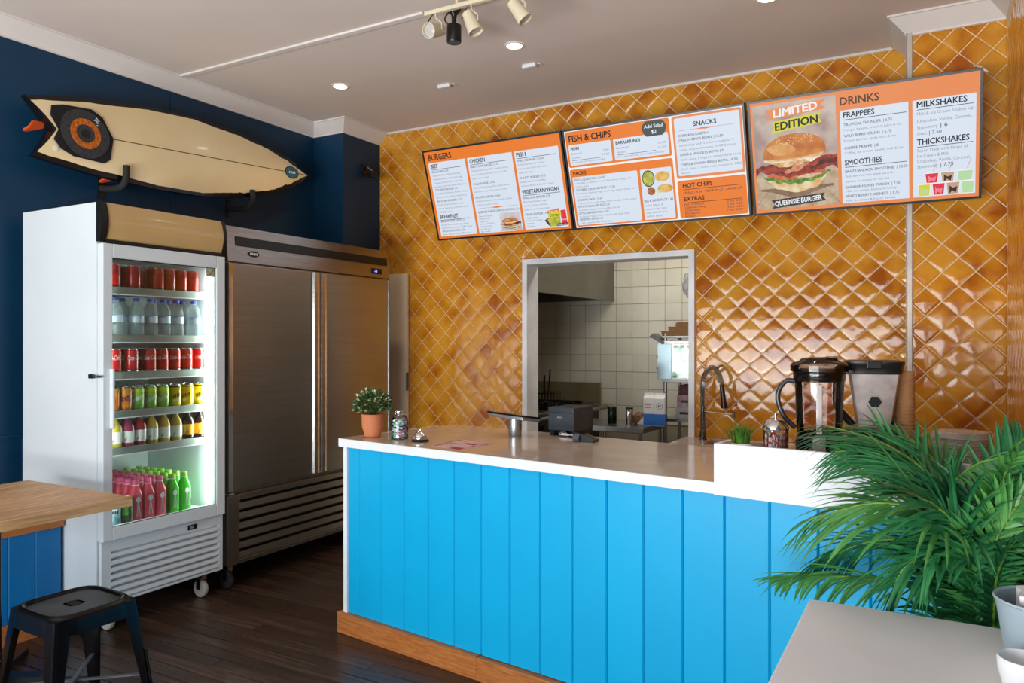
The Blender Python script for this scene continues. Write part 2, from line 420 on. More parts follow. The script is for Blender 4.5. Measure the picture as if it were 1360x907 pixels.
def tile_wall(wall, y, x0, x1, z0, z1, nx, nz, hole=None, limit=300, plane='y'):
    items = []
    for half in (0, 1):
        for i in range(-60, 60):
            for j in range(-60, 60):
                cx = nx+(i+.5*half)*DP; cz = nz+DP/2+(j+.5*half)*DP
                if cx < x0-HD or cx > x1+HD or cz < z0-HD or cz > z1+HD: continue
                full = x0 <= cx-HD and cx+HD <= x1 and z0 <= cz-HD and cz+HD <= z1
                polys = [[(cx-HD, cz), (cx, cz-HD), (cx+HD, cz), (cx, cz+HD)]]
                if not full:
                    p = polys[0]
                    for ax, lim, kl in ((0, x0, False), (0, x1, True), (1, z0, False), (1, z1, True)): p = clip(p, ax, lim, kl) if p else p
                    polys = [p]
                if hole and cx+HD > hole[0] and cx-HD < hole[1] and cz-HD < hole[2]:
                    full = False; out = []
                    for p in polys:
                        if not p: continue
                        out.append(clip(p, 0, hole[0], True)); out.append(clip(p, 0, hole[1], False))
                        q = clip(p, 1, hole[2], False)
                        if q: q = clip(q, 0, hole[0], False)
                        if q: q = clip(q, 0, hole[1], True)
                        out.append(q)
                    polys = out
                for p in polys:
                    if p and len(p) > 2 and area2(p) > .00015:
                        px, py, f = project((cx, y, cz))
                        vis = not any(inquad(px, py, q) for q in SCRQ) and -10 < px < 1370
                        items.append((vis*area2(p)/f**2, full, cx, cz, p))
    items.sort(key=lambda t: -t[0])
    rest = MB(); rr = random.Random(3)
    for k, (sc, full, cx, cz, p) in enumerate(items):
        v = rr.randrange(5)
        if full: vs, fs = TV[v]
        else: vs, fs = cut_tile([(a-cx, b-cz) for a, b in p])
        if k < limit and sc > 0:
            o = link('wall_tile', TM[v] if full else MB().add(vs, fs).mesh('wall_tile', GLAZE, False), wall); o.location = (cx, y, cz)
        else: rest.add([(a+cx, b+y, c+cz) for a, b, c in vs], fs)
    if rest.v: part('wall_tiles', rest, GLAZE, wall, kind='stuff', smooth=True)
tile_wall(wall_back, YB, XN+.002, XC-.003, .55, ZC-.016, -.428, 1.978, hole=(WX0-.024, WX1+.024, WZ1+.024), limit=299)
tile_wall(wall_proj, YP, XC+.024, XR-.006, .55, ZC-.094, .091, 1.674)
# the right wall runs away at a glancing angle: its tiles stay one part
rt = MB(); rr = random.Random(9)
for half in (0, 1):
    for i in range(16):
        for j in range(16):
            cy = 2.45+(i+.5*half)*DP; cz = 1.0+(j+.5*half)*DP
            if cy > YP-.09 or cz > ZC-.17: continue
            vs, fs = TV[rr.randrange(5)]
            rt.add([(XR-.004+b, cy+a, cz+c) for a, b, c in vs], fs)
part('wall_tiles', rt, GLAZE, wall_right, kind='stuff', smooth=True)
# ------------------------------------------------------------------ kitchen shell
KW = mat('kitchen_tile_white', (214,211,196), .3, col2=(204,200,184), nscale=3, rnd=.03, coords='World')
wall_k = struct('wall_kitchen', MB().box(KX0-.1, KY, 0, KX1+.1, KY+.1, ZC), mat('kitchen_grout', (160,150,128), .9, col2=(140,130,110)))
struct('wall_kitchen_left', MB().box(KX0-.1, YB+TH, 0, KX0, KY, ZC), KW)
struct('wall_kitchen_right', MB().box(KX1, YB+TH, 0, KX1+.1, KY, ZC), KW)
kt = MB().box(-.0755, -.006, -.0755, .0755, .001, .0755, .0015).mesh('kitchen_tile', KW)
for i in range(-10, 15):
    for j in range(-7, 4):
        x = -2.436+.0775+i*.155; z = 1.897-.0775+j*.155
        if x > KX1-.08 or x < KX0+.08 or not (690 < project((x, KY, z))[0] < 960): continue
        o = link('kitchen_tile', kt, wall_k); o.location = (x, KY, z)
# ================================================================== service counter
CR = -math.radians(8.0); CO = (-2.515, 2.792, 0)
sc_ = thing('service_counter', 'bright blue board-fronted service counter with white corner and timber skirting', 'counter', CO, CR)
LEN = 2.83; DEP = .80; LR = 2.71
part('carcass', MB().prism([(.035,.045), (LEN-.02,.045), (LR-.005,DEP-.03), (.035,DEP-.03)], .09, .888, 'z'), WHITE, sc_)
part('corner_post', MB().box(.012, .012, .09, .038, .05, .893, .002).box(.012, .05, .09, .034, DEP-.02, .893), WHITE, sc_, 'white painted corner edge')
x = .038; bw_ = [.082]+[.1495]*30
for b in bw_:
    if x+b > LEN: break
    part('board', MB().prism([(x+.0008, .045), (x+.0008, .024), (x+.005, .0185), (x+b-.005, .0185), (x+b-.0008, .024), (x+b-.0008, .045)], .10, .893, 'z'), BLUE, sc_)
    x += b
part('skirting', MB().box(-.012, -.006, 0, .86, .03, .098, .003), SKIRT, sc_)
part('skirting', MB().box(.862, -.008, 0, LEN, .03, .096, .003), SKIRT, sc_)
part('skirting', MB().box(-.012, .03, 0, .012, DEP-.02, .098, .003), SKIRT, sc_)
def worktop(poly, z0, z1, bev):
    bm = bmesh.new(); vs = [bm.verts.new((p[0], p[1], z0)) for p in poly]; f = bm.faces.new(vs)
    r = bmesh.ops.extrude_face_region(bm, geom=[f])
    for v in r['geom']:
        if isinstance(v, bmesh.types.BMVert): v.co.z = z1
    bmesh.ops.bevel(bm, geom=[e for e in bm.edges if abs(e.verts[0].co.z-z1) < 1e-5 and abs(e.verts[1].co.z-z1) < 1e-5], offset=bev, segments=2, affect='EDGES')
    m = MB(); m.bm(bm); return m
pl = [(0,0), (LEN, 0), (LR, DEP), (.14, DEP), (.05, DEP-.03), (.012, DEP-.1)]
wt = thing('countertop', 'greige stone worktop with white front edge on the blue counter', 'worktop', CO, CR)
part('slab', worktop(pl, .897, .934, .003), STONE, wt)
part('front_edge', MB().box(-.004, -.004, .895, LEN, .0, .9335, .001).box(-.004, 0, .895, 0, DEP-.1, .9335, .001), WHITE, wt, 'white edge strip')
ux = 1.893
up = thing('counter_upstand', 'raised white upstand panel on the front right of the counter', 'panel', (CO[0], CO[1], 0), CR)
part('panel', MB().box(ux, -.022, .8955, LEN-.02, -.005, 1.066, .003), WHITE, up)
part('return', MB().box(ux, -.005, .935, ux+.016, .10, 1.066, .003), WHITE, up)
def onc(px, py, z=.934): return atZ(px, py, z)
# ================================================================== glass door drinks fridge
FX, FY0, FY1 = -3.45, 2.18, 2.89
FW = mat('fridge_white', (214,222,226), .35, col2=(207,216,220), nscale=2)
dfr = thing('drinks_fridge', 'tall white glass-door drinks fridge with cream light box', 'fridge', (-3.8, 2.535, 0))
def L_(mb): return mb.xf(Matrix.Translation((3.8, -2.535, 0)))
bx0 = -4.10
sh = MB()
sh.box(bx0, FY0, .13, -3.475, FY0+.035, 2.062, .003)
sh.box(bx0, FY1-.035, .13, -3.475, FY1, 2.062, .003)
sh.box(bx0, FY0+.035, .13, bx0+.04, FY1-.035, 2.062)
sh.box(bx0+.04, FY0+.035, 1.84, -3.475, FY1-.035, 2.062)
part('shell', L_(sh), FW, dfr)
part('liner', L_(MB().box(bx0+.04, FY0+.035, .13, -3.50, FY1-.035, .475).box(bx0+.041, FY0+.036, .475, bx0+.05, FY1-.036, 1.84)), mat('fridge_liner', (214,220,218), .4, col2=(204,212,210)), dfr)
# header: curved cream light panel between black ends
hd = MB(); n = 10; pr = []
for k in range(n+1):
    t = k/n; pr.append((-3.452+.022*math.sin(PI*t), 1.886+.176*t))
vs = [(a, FY0+.03, z) for a, z in pr]+[(a, FY1-.012, z) for a, z in pr]
hd.add(vs, [(k, k+1, n+2+k, n+1+k) for k in range(n)])
part('light_panel', L_(hd), mat('cream_light_panel', (204,172,118), .15, col2=(190,156,104), nscale=1.5, coat=.5), dfr, 'cream glossy blank sign panel', smooth=True)
pe = [(-3.475, 1.874), (-3.448, 1.874)]+[(a+.006, z) for a, z in pr]+[(-3.475, 2.064)]
for y0, y1 in ((FY0-.002, FY0+.03), (FY1-.012, FY1+.006)):
    part('header_end', L_(MB().prism([(a, z) for a, z in pe], y0, y1, 'y')), BLACK, dfr)
part('header_rail', L_(MB().box(-3.475, FY0+.03, 1.872, -3.444, FY1-.012, 1.886)), BLACK, dfr)
# door
dr = part('door', L_(MB().box(-3.475, FY0+.004, .45, -3.43, FY0+.052, 1.866, .004).box(-3.475, FY1-.058, .45, -3.43, FY1-.003, 1.866, .004)
     .box(-3.475, FY0+.052, 1.80, -3.43, FY1-.058, 1.866, .004).box(-3.475, FY0+.052, .45, -3.43, FY1-.058, .512, .004)), FW, dfr)
part('glass', L_(MB().box(-3.452, FY0+.05, .51, -3.448, FY1-.055, 1.802)), pane('door_glass'), dr)
part('gasket', L_(MB().box(-3.447, FY0+.05, .508, -3.440, FY0+.0545, 1.802).box(-3.447, FY1-.0605, .508, -3.440, FY1-.055, 1.802).box(-3.447, FY0+.05, .508, -3.440, FY1-.055, .514).box(-3.447, FY0+.05, 1.796, -3.440, FY1-.055, 1.802)), RUBBER, dr)
part('handle', L_(MB().box(-3.43, FY0+.036, .985, -3.405, FY0+.048, 1.27, .004)), FW, dr)
lk = part('lock', L_(MB().box(-3.49, FY0-.012, 1.226, -3.462, FY0, 1.244, .003).box(-3.462, FY0-.01, 1.229, -3.425, FY0-.003, 1.241, .002)), CHROME, dfr, 'small metal hasp lock')
part('lock_body', L_(MB().box(-3.52, FY0-.014, 1.224, -3.488, FY0, 1.246, .004)), BLACK, dfr)
st_ = part('label_sticker', L_(MB().box(-3.4468, 2.777, 1.752, -3.4462, 2.83, 1.795)), mat('sticker', (196,190,150), .6, col2=(90,84,60), nscale=120), dr)
# lower louvre panel
lp = part('lower_panel', L_(MB().box(-3.47, FY0+.008, .142, -3.45, FY0+.058, .448, .002).box(-3.47, FY1-.028, .142, -3.45, FY1-.002, .448, .002)
     .box(-3.47, FY0+.058, .394, -3.45, FY1-.028, .448, .002).box(-3.47, FY0+.058, .142, -3.45, FY1-.028, .155, .002)), FW, dfr)
part('louvre_back', L_(MB().box(-3.485, FY0+.05, .15, -3.478, FY1-.02, .40)), BLACK, dfr)
for k in range(7):
    z = .158+k*.0338
    part('louvre_slat', L_(MB().prism([(-3.474, z+.028), (-3.450, z+.020), (-3.447, z+.006), (-3.450, z), (-3.456, z+.004), (-3.474, z+.022)], FY0+.058, FY1-.028, 'y')), FW, dfr)
dsp = part('thermostat', L_(MB().box(-3.449, 2.662, .404, -3.445, 2.716, .43, .001)), BLACK, dfr)
part('display', L_(MB().box(-3.4455, 2.674, .411, -3.4445, 2.694, .424)), mat('display_grey', (150,160,166), .3, col2=(140,150,156)), dsp)
def caster(parent, x, y, col=None):
    m = part('caster', MB().box(x-.022, y-.016, .10, x+.022, y+.016, .132, .003).box(x-.02, y-.02, .045, x+.012, y-.016, .105).box(x-.02, y+.016, .045, x+.012, y+.02, .105), CHROME, parent)
    R = Matrix.Rotation(PI/2, 3, 'X')
    part('wheel', MB().lathe([(.012, -.013), (.044, -.013), (.048, -.008), (.048, .008), (.044, .013), (.012, .013)], 18, (x-.004, y, .048), rot=R), col or mat('caster_wheel', (176,172,164), .5, col2=(160,156,148)), m, smooth=True)
for (x, y) in ((.28, .27), (.28, -.27), (-.24, .27), (-.24, -.27)): caster(dfr, x, y)
SHZ = [1.668, 1.430, 1.247, 1.056, .874]
SHM = mat('shelf_grey', (150,156,150), .4, .3, col2=(138,144,138))
for z in SHZ:
    s = part('shelf', L_(MB().box(bx0+.055, FY0+.04, z-.012, -3.53, FY1-.04, z-.004)), SHM, dfr)
    part('shelf_lip', L_(MB().box(-3.532, FY0+.04, z-.036, -3.524, FY1-.045, z+.002, .002)), SHM, s)
    part('price_strip', L_(MB().box(-3.524, FY0+.04, z-.038, -3.520, FY1-.045, z-.033)), WHITE, s)
part('base_tray', L_(MB().box(bx0+.055, FY0+.04, .476, -3.50, FY1-.04, .484)), WHITE, dfr)
part('shelf_upright', L_(MB().box(bx0+.05, 2.53, .48, bx0+.058, 2.55, 1.82)), WHITE, dfr)
led = part('light_tube', L_(MB().cyl((-3.500, FY1-.062, .53), (-3.500, FY1-.062, 1.76), .013)), mat('led_tube', (240,250,245), .5, emit=30.), dfr, 'glowing white light tube')
part('light_tube', L_(MB().cyl((-3.500, FY0+.048, .53), (-3.500, FY0+.048, 1.76), .008)), mat('fill_tube_glow', (240,250,245), .5, emit=16.), dfr, 'added glowing fill tube hidden at the handle side')  # unseen second tube, added to light the shelves more evenly
# ================================================================== two door stainless freezer
GY0, GY1, GZ = 2.925, 4.355, 2.05
fz = thing('stainless_freezer', 'two-door upright stainless steel freezer on casters', 'freezer', (-3.8, 3.64, 0))
def G_(mb): return mb.xf(Matrix.Translation((3.8, -3.64, 0)))
part('body', G_(MB().box(-4.14, GY0, .14, -3.50, GY1, GZ, .004)), STEEL, fz)
SD = mat('freezer_door_steel', (172,173,174), .27, 1., col2=(164,165,166), nscale=2, stretch=(1,1,40), bump=.004, bscale=40)
hp = part('header_panel', G_(MB().prism([(-3.50, 1.852), (-3.452, 1.852), (-3.470, GZ), (-3.50, GZ)], GY0, GY1, 'y')), STEEL, fz)
part('vent_strip', G_(MB().prism([(-3.458, 1.942), (-3.4575, 1.942), (-3.4615, 1.995), (-3.463, 1.995)], GY0+.06, GY1-.02, 'y').xf(Matrix.Translation((.0015, 0, 0)))), BLACK, hp)
bd = part('badge', G_(MB().lathe([(.042, -.001), (.042, .003), (.038, .004)], 24, (-3.4565, 3.11, 1.905), sy=.42, rot=Matrix.Rotation(PI/2, 3, 'Y') @ Matrix.Rotation(PI/2, 3, 'Z'))), mat('badge_dark', (30,30,32), .4, col2=(40,40,42)), hp)
bt = MB(); strokes(bt, lambda x, y: (-3.4515, 3.082+x, 1.8985+y), .056, .013, 7)
part('badge_lettering', G_(bt), WHITE, bd)
tp = part('temperature_display', G_(MB().box(-3.4555, 4.16, 1.876, -3.4505, 4.27, 1.914, .002)), BLACK, hp)
dt = MB(); text(dt, '-8', lambda x, y: (-3.4499, 4.185+x, 1.885+y), .02, .03, bold=.01)
part('display_digits', G_(dt), mat('digits', (150,170,255), .5, emit=1.2), tp)
for i, (a, b) in enumerate(((GY0+.003, 3.636), (3.642, GY1-.003))):
    z0, z1 = .555, 1.842
    d = part('door', G_(MB().box(-3.50, a, z0, -3.452, b, z1, .004)), SD, fz)
    hy = (b-.055, b-.004) if i == 0 else (a+.004, a+.055)
    y0, y1 = hy; c = (y0+y1)/2
    prf = [(-3.452, y0), (-3.436, y0+.004), (-3.430, c), (-3.436, y1-.004), (-3.452, y1)]
    part('handle', G_(MB().prism(prf, z0+.01, z1-.004, 'z')), mat('handle_steel', (205,200,192), .25, 1., col2=(185,180,172), nscale=2, stretch=(1,1,30)), d)
    ey = (a, a+.03) if i == 0 else (b-.012, b)
    part('edge', G_(MB().box(-3.452, ey[0], z0+.002, -3.447, ey[1], z1-.002, .002)), CHROME if i == 0 else SD, d)
    part('hinge', G_(MB().box(-3.49, (a-.004 if i == 0 else b-.02), z0-.016, -3.44, (a+.03 if i == 0 else b), z0-.004, .002)), CHROME, d)
gp = part('lower_panel', G_(MB().box(-3.50, GY0, .14, -3.456, GY0+.085, .535, .003).box(-3.50, GY1-.04, .14, -3.456, GY1, .535, .003).box(-3.50, GY0+.085, .14, -3.458, GY1-.04, .165, .003).box(-3.50, GY0+.085, .50, -3.456, GY1-.04, .535, .003)), SD, fz)
part('louvre_back', G_(MB().box(-3.5, GY0+.085, .16, -3.492, GY1-.04, .5)), BLACK, fz)
for k in range(6):
    z = .166+k*.0555
    part('louvre_slat', G_(MB().prism([(-3.49, z+.052), (-3.460, z+.040), (-3.456, z+.006), (-3.46, z), (-3.468, z+.004)], GY0+.085, GY1-.04, 'y')), SD, fz)
for (x, y) in ((.28, -.66), (.28, .66), (-.28, -.66), (-.28, .66)): caster(fz, x, y, RUBBER)
# tall cream board between freezer and tiled wall
tb = thing('tall_board', 'tall cream board standing between freezer and tiled wall', 'board', (-3.69, 4.765, 0))
part('sheet', MB().box(-.085, -.012, .01, .093, .012, 1.93, .002), mat('cream_board', (244,224,194), .5, col2=(236,216,186), nscale=2), tb)
part('cleat', MB().box(.088, -.018, 1.02, .1, .0, 1.16, .002), GREYP, tb)
# black camera bracket in the corner above the freezer
cb = thing('wall_speaker_bracket', 'small black bracket fixed high in corner beside the tiles', 'bracket', (XN+.002, 4.60, 2.72))
part('plate', MB().box(0, -.03, -.04, .014, .03, .06, .003), BLACK, cb)
part('arm', MB().tube([(.014, 0, .02), (.05, -.01, .03), (.075, .02, .0)], .013), BLACK, cb)
part('clamp', MB().box(.05, -.02, -.05, .10, .05, -.005, .006), BLACK, cb)
# ================================================================== surfboard on the left wall
sb = thing('surfboard', 'cream fish-tail surfboard with black rails mounted on the navy wall', 'surfboard', (-4.05, 2.17, 2.50))
ANG = math.atan2(.104, 1.925)
def half(s):   # half width along the length
    P = [(0,.155), (.1,.175), (.35,.215), (.7,.245), (1.0,.25), (1.3,.225), (1.55,.175), (1.75,.11), (1.87,.05), (1.93,.0)]
    for (a, b), (c, d) in zip(P, P[1:]):
        if s <= c:
            t = (s-a)/(c-a); t = t*t*(3-2*t)*.35+t*.65; return b+(d-b)*t
    return 0
def S_(s, w_, d):   # along, across (up), out from the wall; nose-ward curve and tilt
    rk = .045*max(0, (s-1.1)/.83)**2
    y = s*math.cos(ANG)-w_*math.sin(ANG); z = s*math.sin(ANG)+w_*math.cos(ANG)
    return (d+rk+.10*z*0-.13*w_, y, z)
NS = 36; NWS = [-1, -.97, -.9, -.7, -.4, 0, .4, .7, .9, .97, 1]
def deckpt(s, t, inner, top):
    h = half(s)
    if inner: h = max(0, h-.017)
    w_ = h*t
    d = .052*(1-.45*t*t)*(1-.55*max(0, s-1.3)/.63)*(.75+.25*min(1, s/.4)) if top else 0
    return w_, d
rail = MB(); deck = MB()
def grid(mb, inner, offs, side):
    vs = []; fs = []; n = len(NWS)
    for i in range(NS+1):
        for t in NWS:
            s0 = 1.93*(i/NS); notch = .115*(1-min(1, abs(t)))
            s = notch+(1.93-notch)*(i/NS) if not inner else .014+notch+(1.90-notch)*(i/NS)
            s = min(s, 1.93)
            w_, d = deckpt(s, t, inner, True)
            if side < 0: d = -.35*d-.005*(1-abs(t))
            vs.append(S_(s, w_, d+offs))
    for i in range(NS):
        for k in range(n-1): a = i*n+k; fs.append((a, a+1, a+n+1, a+n))
    mb.add(vs, fs); return vs
top_v = grid(rail, False, .0, 1); bot_v = grid(rail, False, -.012, -1)
n = len(NWS); o = len(top_v)
ring = [i*n for i in range(NS+1)]+[NS*n+k for k in range(1, n)]+[i*n+n-1 for i in range(NS-1, -1, -1)]+[k for k in range(n-2, 0, -1)]
rail.f += [(a, b, b+o, a+o) for a, b in zip(ring, ring[1:]+ring[:1])]; rail.mi += [0]*len(ring)
part('rail_and_hull', rail, mat('gloss_black_resin', (12,12,13), .2, col2=(18,18,19)), sb, smooth=True)
grid(deck, True, .003, 1)
part('deck', deck, mat('cream_foam_deck', (238,218,174), .3, col2=(230,208,160), nscale=2, coat=.3), sb, 'aged cream deck', smooth=True)
st = MB()
st.tube([S_(.15+1.72*k/20, 0, deckpt(.15+1.72*k/20, 0, True, True)[1]+.004) for k in range(21)], .0022, 5)
part('stringer', st, mat('stringer_brown', (92,54,30), .6, col2=(80,46,24)), sb)
def disc(mb, cs, cw, rs, rw, off, seg=36, r0=0.):
    vs = []; fs = []
    for k in range(seg):
        a = 2*PI*k/seg
        for q in (r0, 1.):
            s = cs+rs*math.cos(a)*q; w_ = cw+rw*math.sin(a)*q
            t = w_/max(.05, half(max(0, s))); d = deckpt(max(0, s), max(-1, min(1, t)), False, True)[1]
            vs.append(S_(s, w_, d+off))
    for k in range(seg):
        j = (k+1) % seg; fs.append((2*k, 2*k+1, 2*j+1, 2*j))
    mb.add(vs, fs)
PADM = mat('pad_charcoal', (58,58,60), .9, col2=(44,44,46), nscale=60, bump=.3, bscale=120)
pad = MB(); pp = [(.135,.0), (.105,.07), (.12,.125), (.18,.14), (.33,.145), (.385,.11), (.43,.0), (.40,-.12), (.365,-.145), (.2,-.13), (.14,-.10), (.105,-.055)]
vs = []; 
for k, (s, w_) in enumerate(pp):
    for off in (.004, .012):
        t = w_/half(s); vs.append(S_(s, w_, deckpt(s, t, False, True)[1]+off))
vs.append(S_(.3, 0, deckpt(.3, 0, False, True)[1]+.0135)); m_ = len(pp)
pad.add(vs, [(2*k, 2*((k+1) % m_), 2*((k+1) % m_)+1, 2*k+1) for k in range(m_)]+[(2*k+1, 2*((k+1) % m_)+1, 2*m_) for k in range(m_)])
pd = part('tail_pad', pad, mat('pad_black', (18,18,18), .9, col2=(26,26,26), nscale=60), sb, 'black grip pad with grey and orange rings')
for nm, r1, r0, mm, off in (('pad_disc', .132, .62, PADM, .0165), ('orange_ring', .082, .60, mat('pad_orange', (214,116,28), .9, col2=(150,74,16), nscale=70, bump=.4, bscale=120), .0175), ('grey_ring', .0492, .5, PADM, .0182), ('hub', .0247, 0., BLACK, .0186)):
    q = MB(); disc(q, .272, .0, r1, r1, off, r0=r0); part(nm, q, mm, pd)
q = MB(); q.cur = 0
for k in range(3):
    a = .10-k*.012
    q.tube([S_(.325+k*.006, a-.02, .071), S_(.34, a-.004-k*.008, .071), S_(.355-k*.006, a-.02, .071)], .0022, 4, closed=True)
part('pad_emblem', q, WHITE, pd)
dl = MB(); disc(dl, 1.765, 0, .055, .038, .006, 28); dq = part('sticker', dl, mat('teal_sticker', (52,120,138), .4, col2=(40,100,120), nscale=30), sb, 'teal leaf-shaped sticker')
rb = MB(); disc(rb, 1.765, 0, .062, .044, .0045, 28, r0=.86); part('sticker_border', rb, BLACK, dq)
tx = MB(); strokes(tx, lambda x, y: S_(1.735+x+y*.3, -.008+y, deckpt(1.76, 0, False, True)[1]+.0078), .06, .016, 4); part('sticker_lettering', tx, WHITE, dq)
for s, w_, l in ((.06, .02, .0), (.44, -.20, .0)):
    f = MB(); bz = -.03
    p = [(s-.02, bz+.02), (s+.08, bz+.02), (s+.03, bz-.02), (s-.02, bz-.05), (s-.035, bz-.048), (s-.02, bz-.02)]
    dw = -.006
    vs = [S_(a, w_+dw-(-b-.03)*.55, b) for a, b in p]+[S_(a, w_-dw-(-b-.03)*.55, b) for a, b in p]; k_ = len(p)
    f.add(vs, [tuple(range(k_)), tuple(range(2*k_-1, k_-1, -1))]+[(i, (i+1) % k_, k_+(i+1) % k_, k_+i) for i in range(k_)])
    part('fin', f, mat('orange_fin', (206,84,30), .4, col2=(190,72,22)), sb)
pg = MB(); p0 = S_(.105, -.105, .05); pg.lathe([(.012, 0), (.012, .004), (.005, .0041)], 14, p0, rot=Matrix.Rotation(PI/2, 3, 'Y')); part('leash_plug', pg, WHITE, sb)
for k, (y, zb, lb) in enumerate(((2.66, 2.315, 'padded black wall arm holding the surfboard near its tail pad'), (3.56, 2.335, 'padded black wall arm holding the surfboard near its nose'))):
    h = thing('board_rack_arm', lb, 'rack arm', (XL, y, zb-.035), group='surfboard wall rack arms')
    part('plate', MB().box(0, -.02, -.06, .008, .02, .06, .002), BLACK, h)
    part('arm', MB().tube(catmull([(.005, 0, 0), (.10, 0, -.012), (.19, 0, -.008), (.232, 0, .03), (.236, 0, .105)], 5), .018, 10), RUBBER, h, smooth=True)
# ================================================================== wooden cafe table, bench, stool
tbl = thing('cafe_table', 'square timber-topped cafe table with black column base', 'table', (-3.325, 1.64, 0))
for k in range(5):
    a = -.385+k*.154
    part('plank', MB().box(a, -.36, .712, a+.1532, .36, .752, .002), WOOD, tbl)
part('column', MB().cyl((0, 0, .02), (0, 0, .70), .042, seg=20), BLACKG, tbl, smooth=True)
part('mounting_plate', MB().box(-.22, -.22, .70, .22, .22, .712, .002), BLACKG, tbl)
bs = MB()
for a in range(4):
    R = Matrix.Rotation(a*PI/2+PI/4, 4, 'Z'); q = MB().prism([(0, .03), (0, .065), (.06, .055), (.36, .026), (.36, .0), (.33, .0), (.33, .012)], -.03, .03, 'y').xf(R); bs.add(q.v, q.f)
part('base', bs, BLACKG, tbl)
bn = thing('bench_seat', 'low blue board-fronted bench with timber top against the navy wall', 'bench', (-3.965, 1.2, 0))
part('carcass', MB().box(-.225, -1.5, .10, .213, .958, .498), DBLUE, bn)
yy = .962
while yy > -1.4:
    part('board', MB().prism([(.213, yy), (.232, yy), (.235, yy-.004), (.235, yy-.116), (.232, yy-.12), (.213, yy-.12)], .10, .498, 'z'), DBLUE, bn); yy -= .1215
part('timber_top', MB().box(-.225, -1.5, .5, .25, .968, .532, .004), SKIRT, bn)
part('skirting', MB().box(-.2, -1.5, 0, .248, .964, .098, .003), SKIRT, bn)
sto = thing('metal_stool', 'glossy black pressed-steel stool beside the timber table', 'stool', (-2.765, 1.65, 0), math.radians(-2))
S2 = MB(); NR = 40
def rrect(hw, r, k):
    a = 2*PI*k/NR; c, s = math.cos(a), math.sin(a); e = 5.
    q = (abs(c)**e+abs(s)**e)**(-1/e); return hw*q*c, hw*q*s
rings = [(.163,.385), (.158,.428), (.154,.442), (.146,.450), (.138,.4515), (.131,.449), (.126,.4435), (.06,.4415), (.03,.441)]
vs = []; fs = []
for hw, z in rings:
    for k in range(NR): x, y = rrect(hw, .03, k); vs.append((x, y, z))
for i in range(len(rings)-1):
    for k in range(NR): k2 = (k+1) % NR; fs.append((i*NR+k, i*NR+k2, (i+1)*NR+k2, (i+1)*NR+k))
S2.add(vs, fs)
part('seat', S2, BLACKG, sto, smooth=True)
part('hand_hole', MB().lathe([(.034, .4412), (.030, .4428), (.022, .438), (.0, .4375)], 20, sx=1.0, sy=.62), mat('hole_dark', (3,3,3), .6, col2=(5,5,5)), sto, smooth=True)
for sx in (-1, 1):
    for sy in (-1, 1):
        t0, t1 = .152, .198
        g = MB(); vs = []; N_ = 8
        for i in range(N_+1):
            t = i/N_; z = .44-.44*t; h = t0+(t1-t0)*t; wd = .062*(1-t)+.026*t
            vs += [(sx*h, sy*(h-wd), z), (sx*h, sy*(h-wd*.35), z), (sx*(h-wd*.10), sy*(h-wd*.10), z), (sx*(h-wd*.35), sy*h, z), (sx*(h-wd), sy*h, z), (sx*(h-wd*.95), sy*(h-.006), z), (sx*(h-.02), sy*(h-.02), z), (sx*(h-.006), sy*(h-wd*.95), z)]
        fs = [(i*8+k, i*8+(k+1) % 8, i*8+8+(k+1) % 8, i*8+8+k) for i in range(N_) for k in range(8)]+[tuple(range(8)), tuple(N_*8+k for k in range(8))]
        g.add(vs, fs); lg = part('leg', g, BLACKG, sto, smooth=True)
        part('rib', MB().tube([(sx*.170, sy*.170, .25), (sx*.185, sy*.185, .12), (sx*.194, sy*.194, .04)], .005, 6), BLACKG, lg)
        part('foot', MB().lathe([(.012, 0), (.014, .006), (.012, .02)], 10, (sx*.187, sy*.187, 0)), RUBBER, lg)
part('cross_brace', MB().box(-.235, -.008, .155, .235, .008, .160).xf(Matrix.Rotation(PI/4, 4, 'Z')), GREYP, sto)
part('cross_brace', MB().box(-.235, -.008, .161, .235, .008, .166).xf(Matrix.Rotation(-PI/4, 4, 'Z')), GREYP, sto)
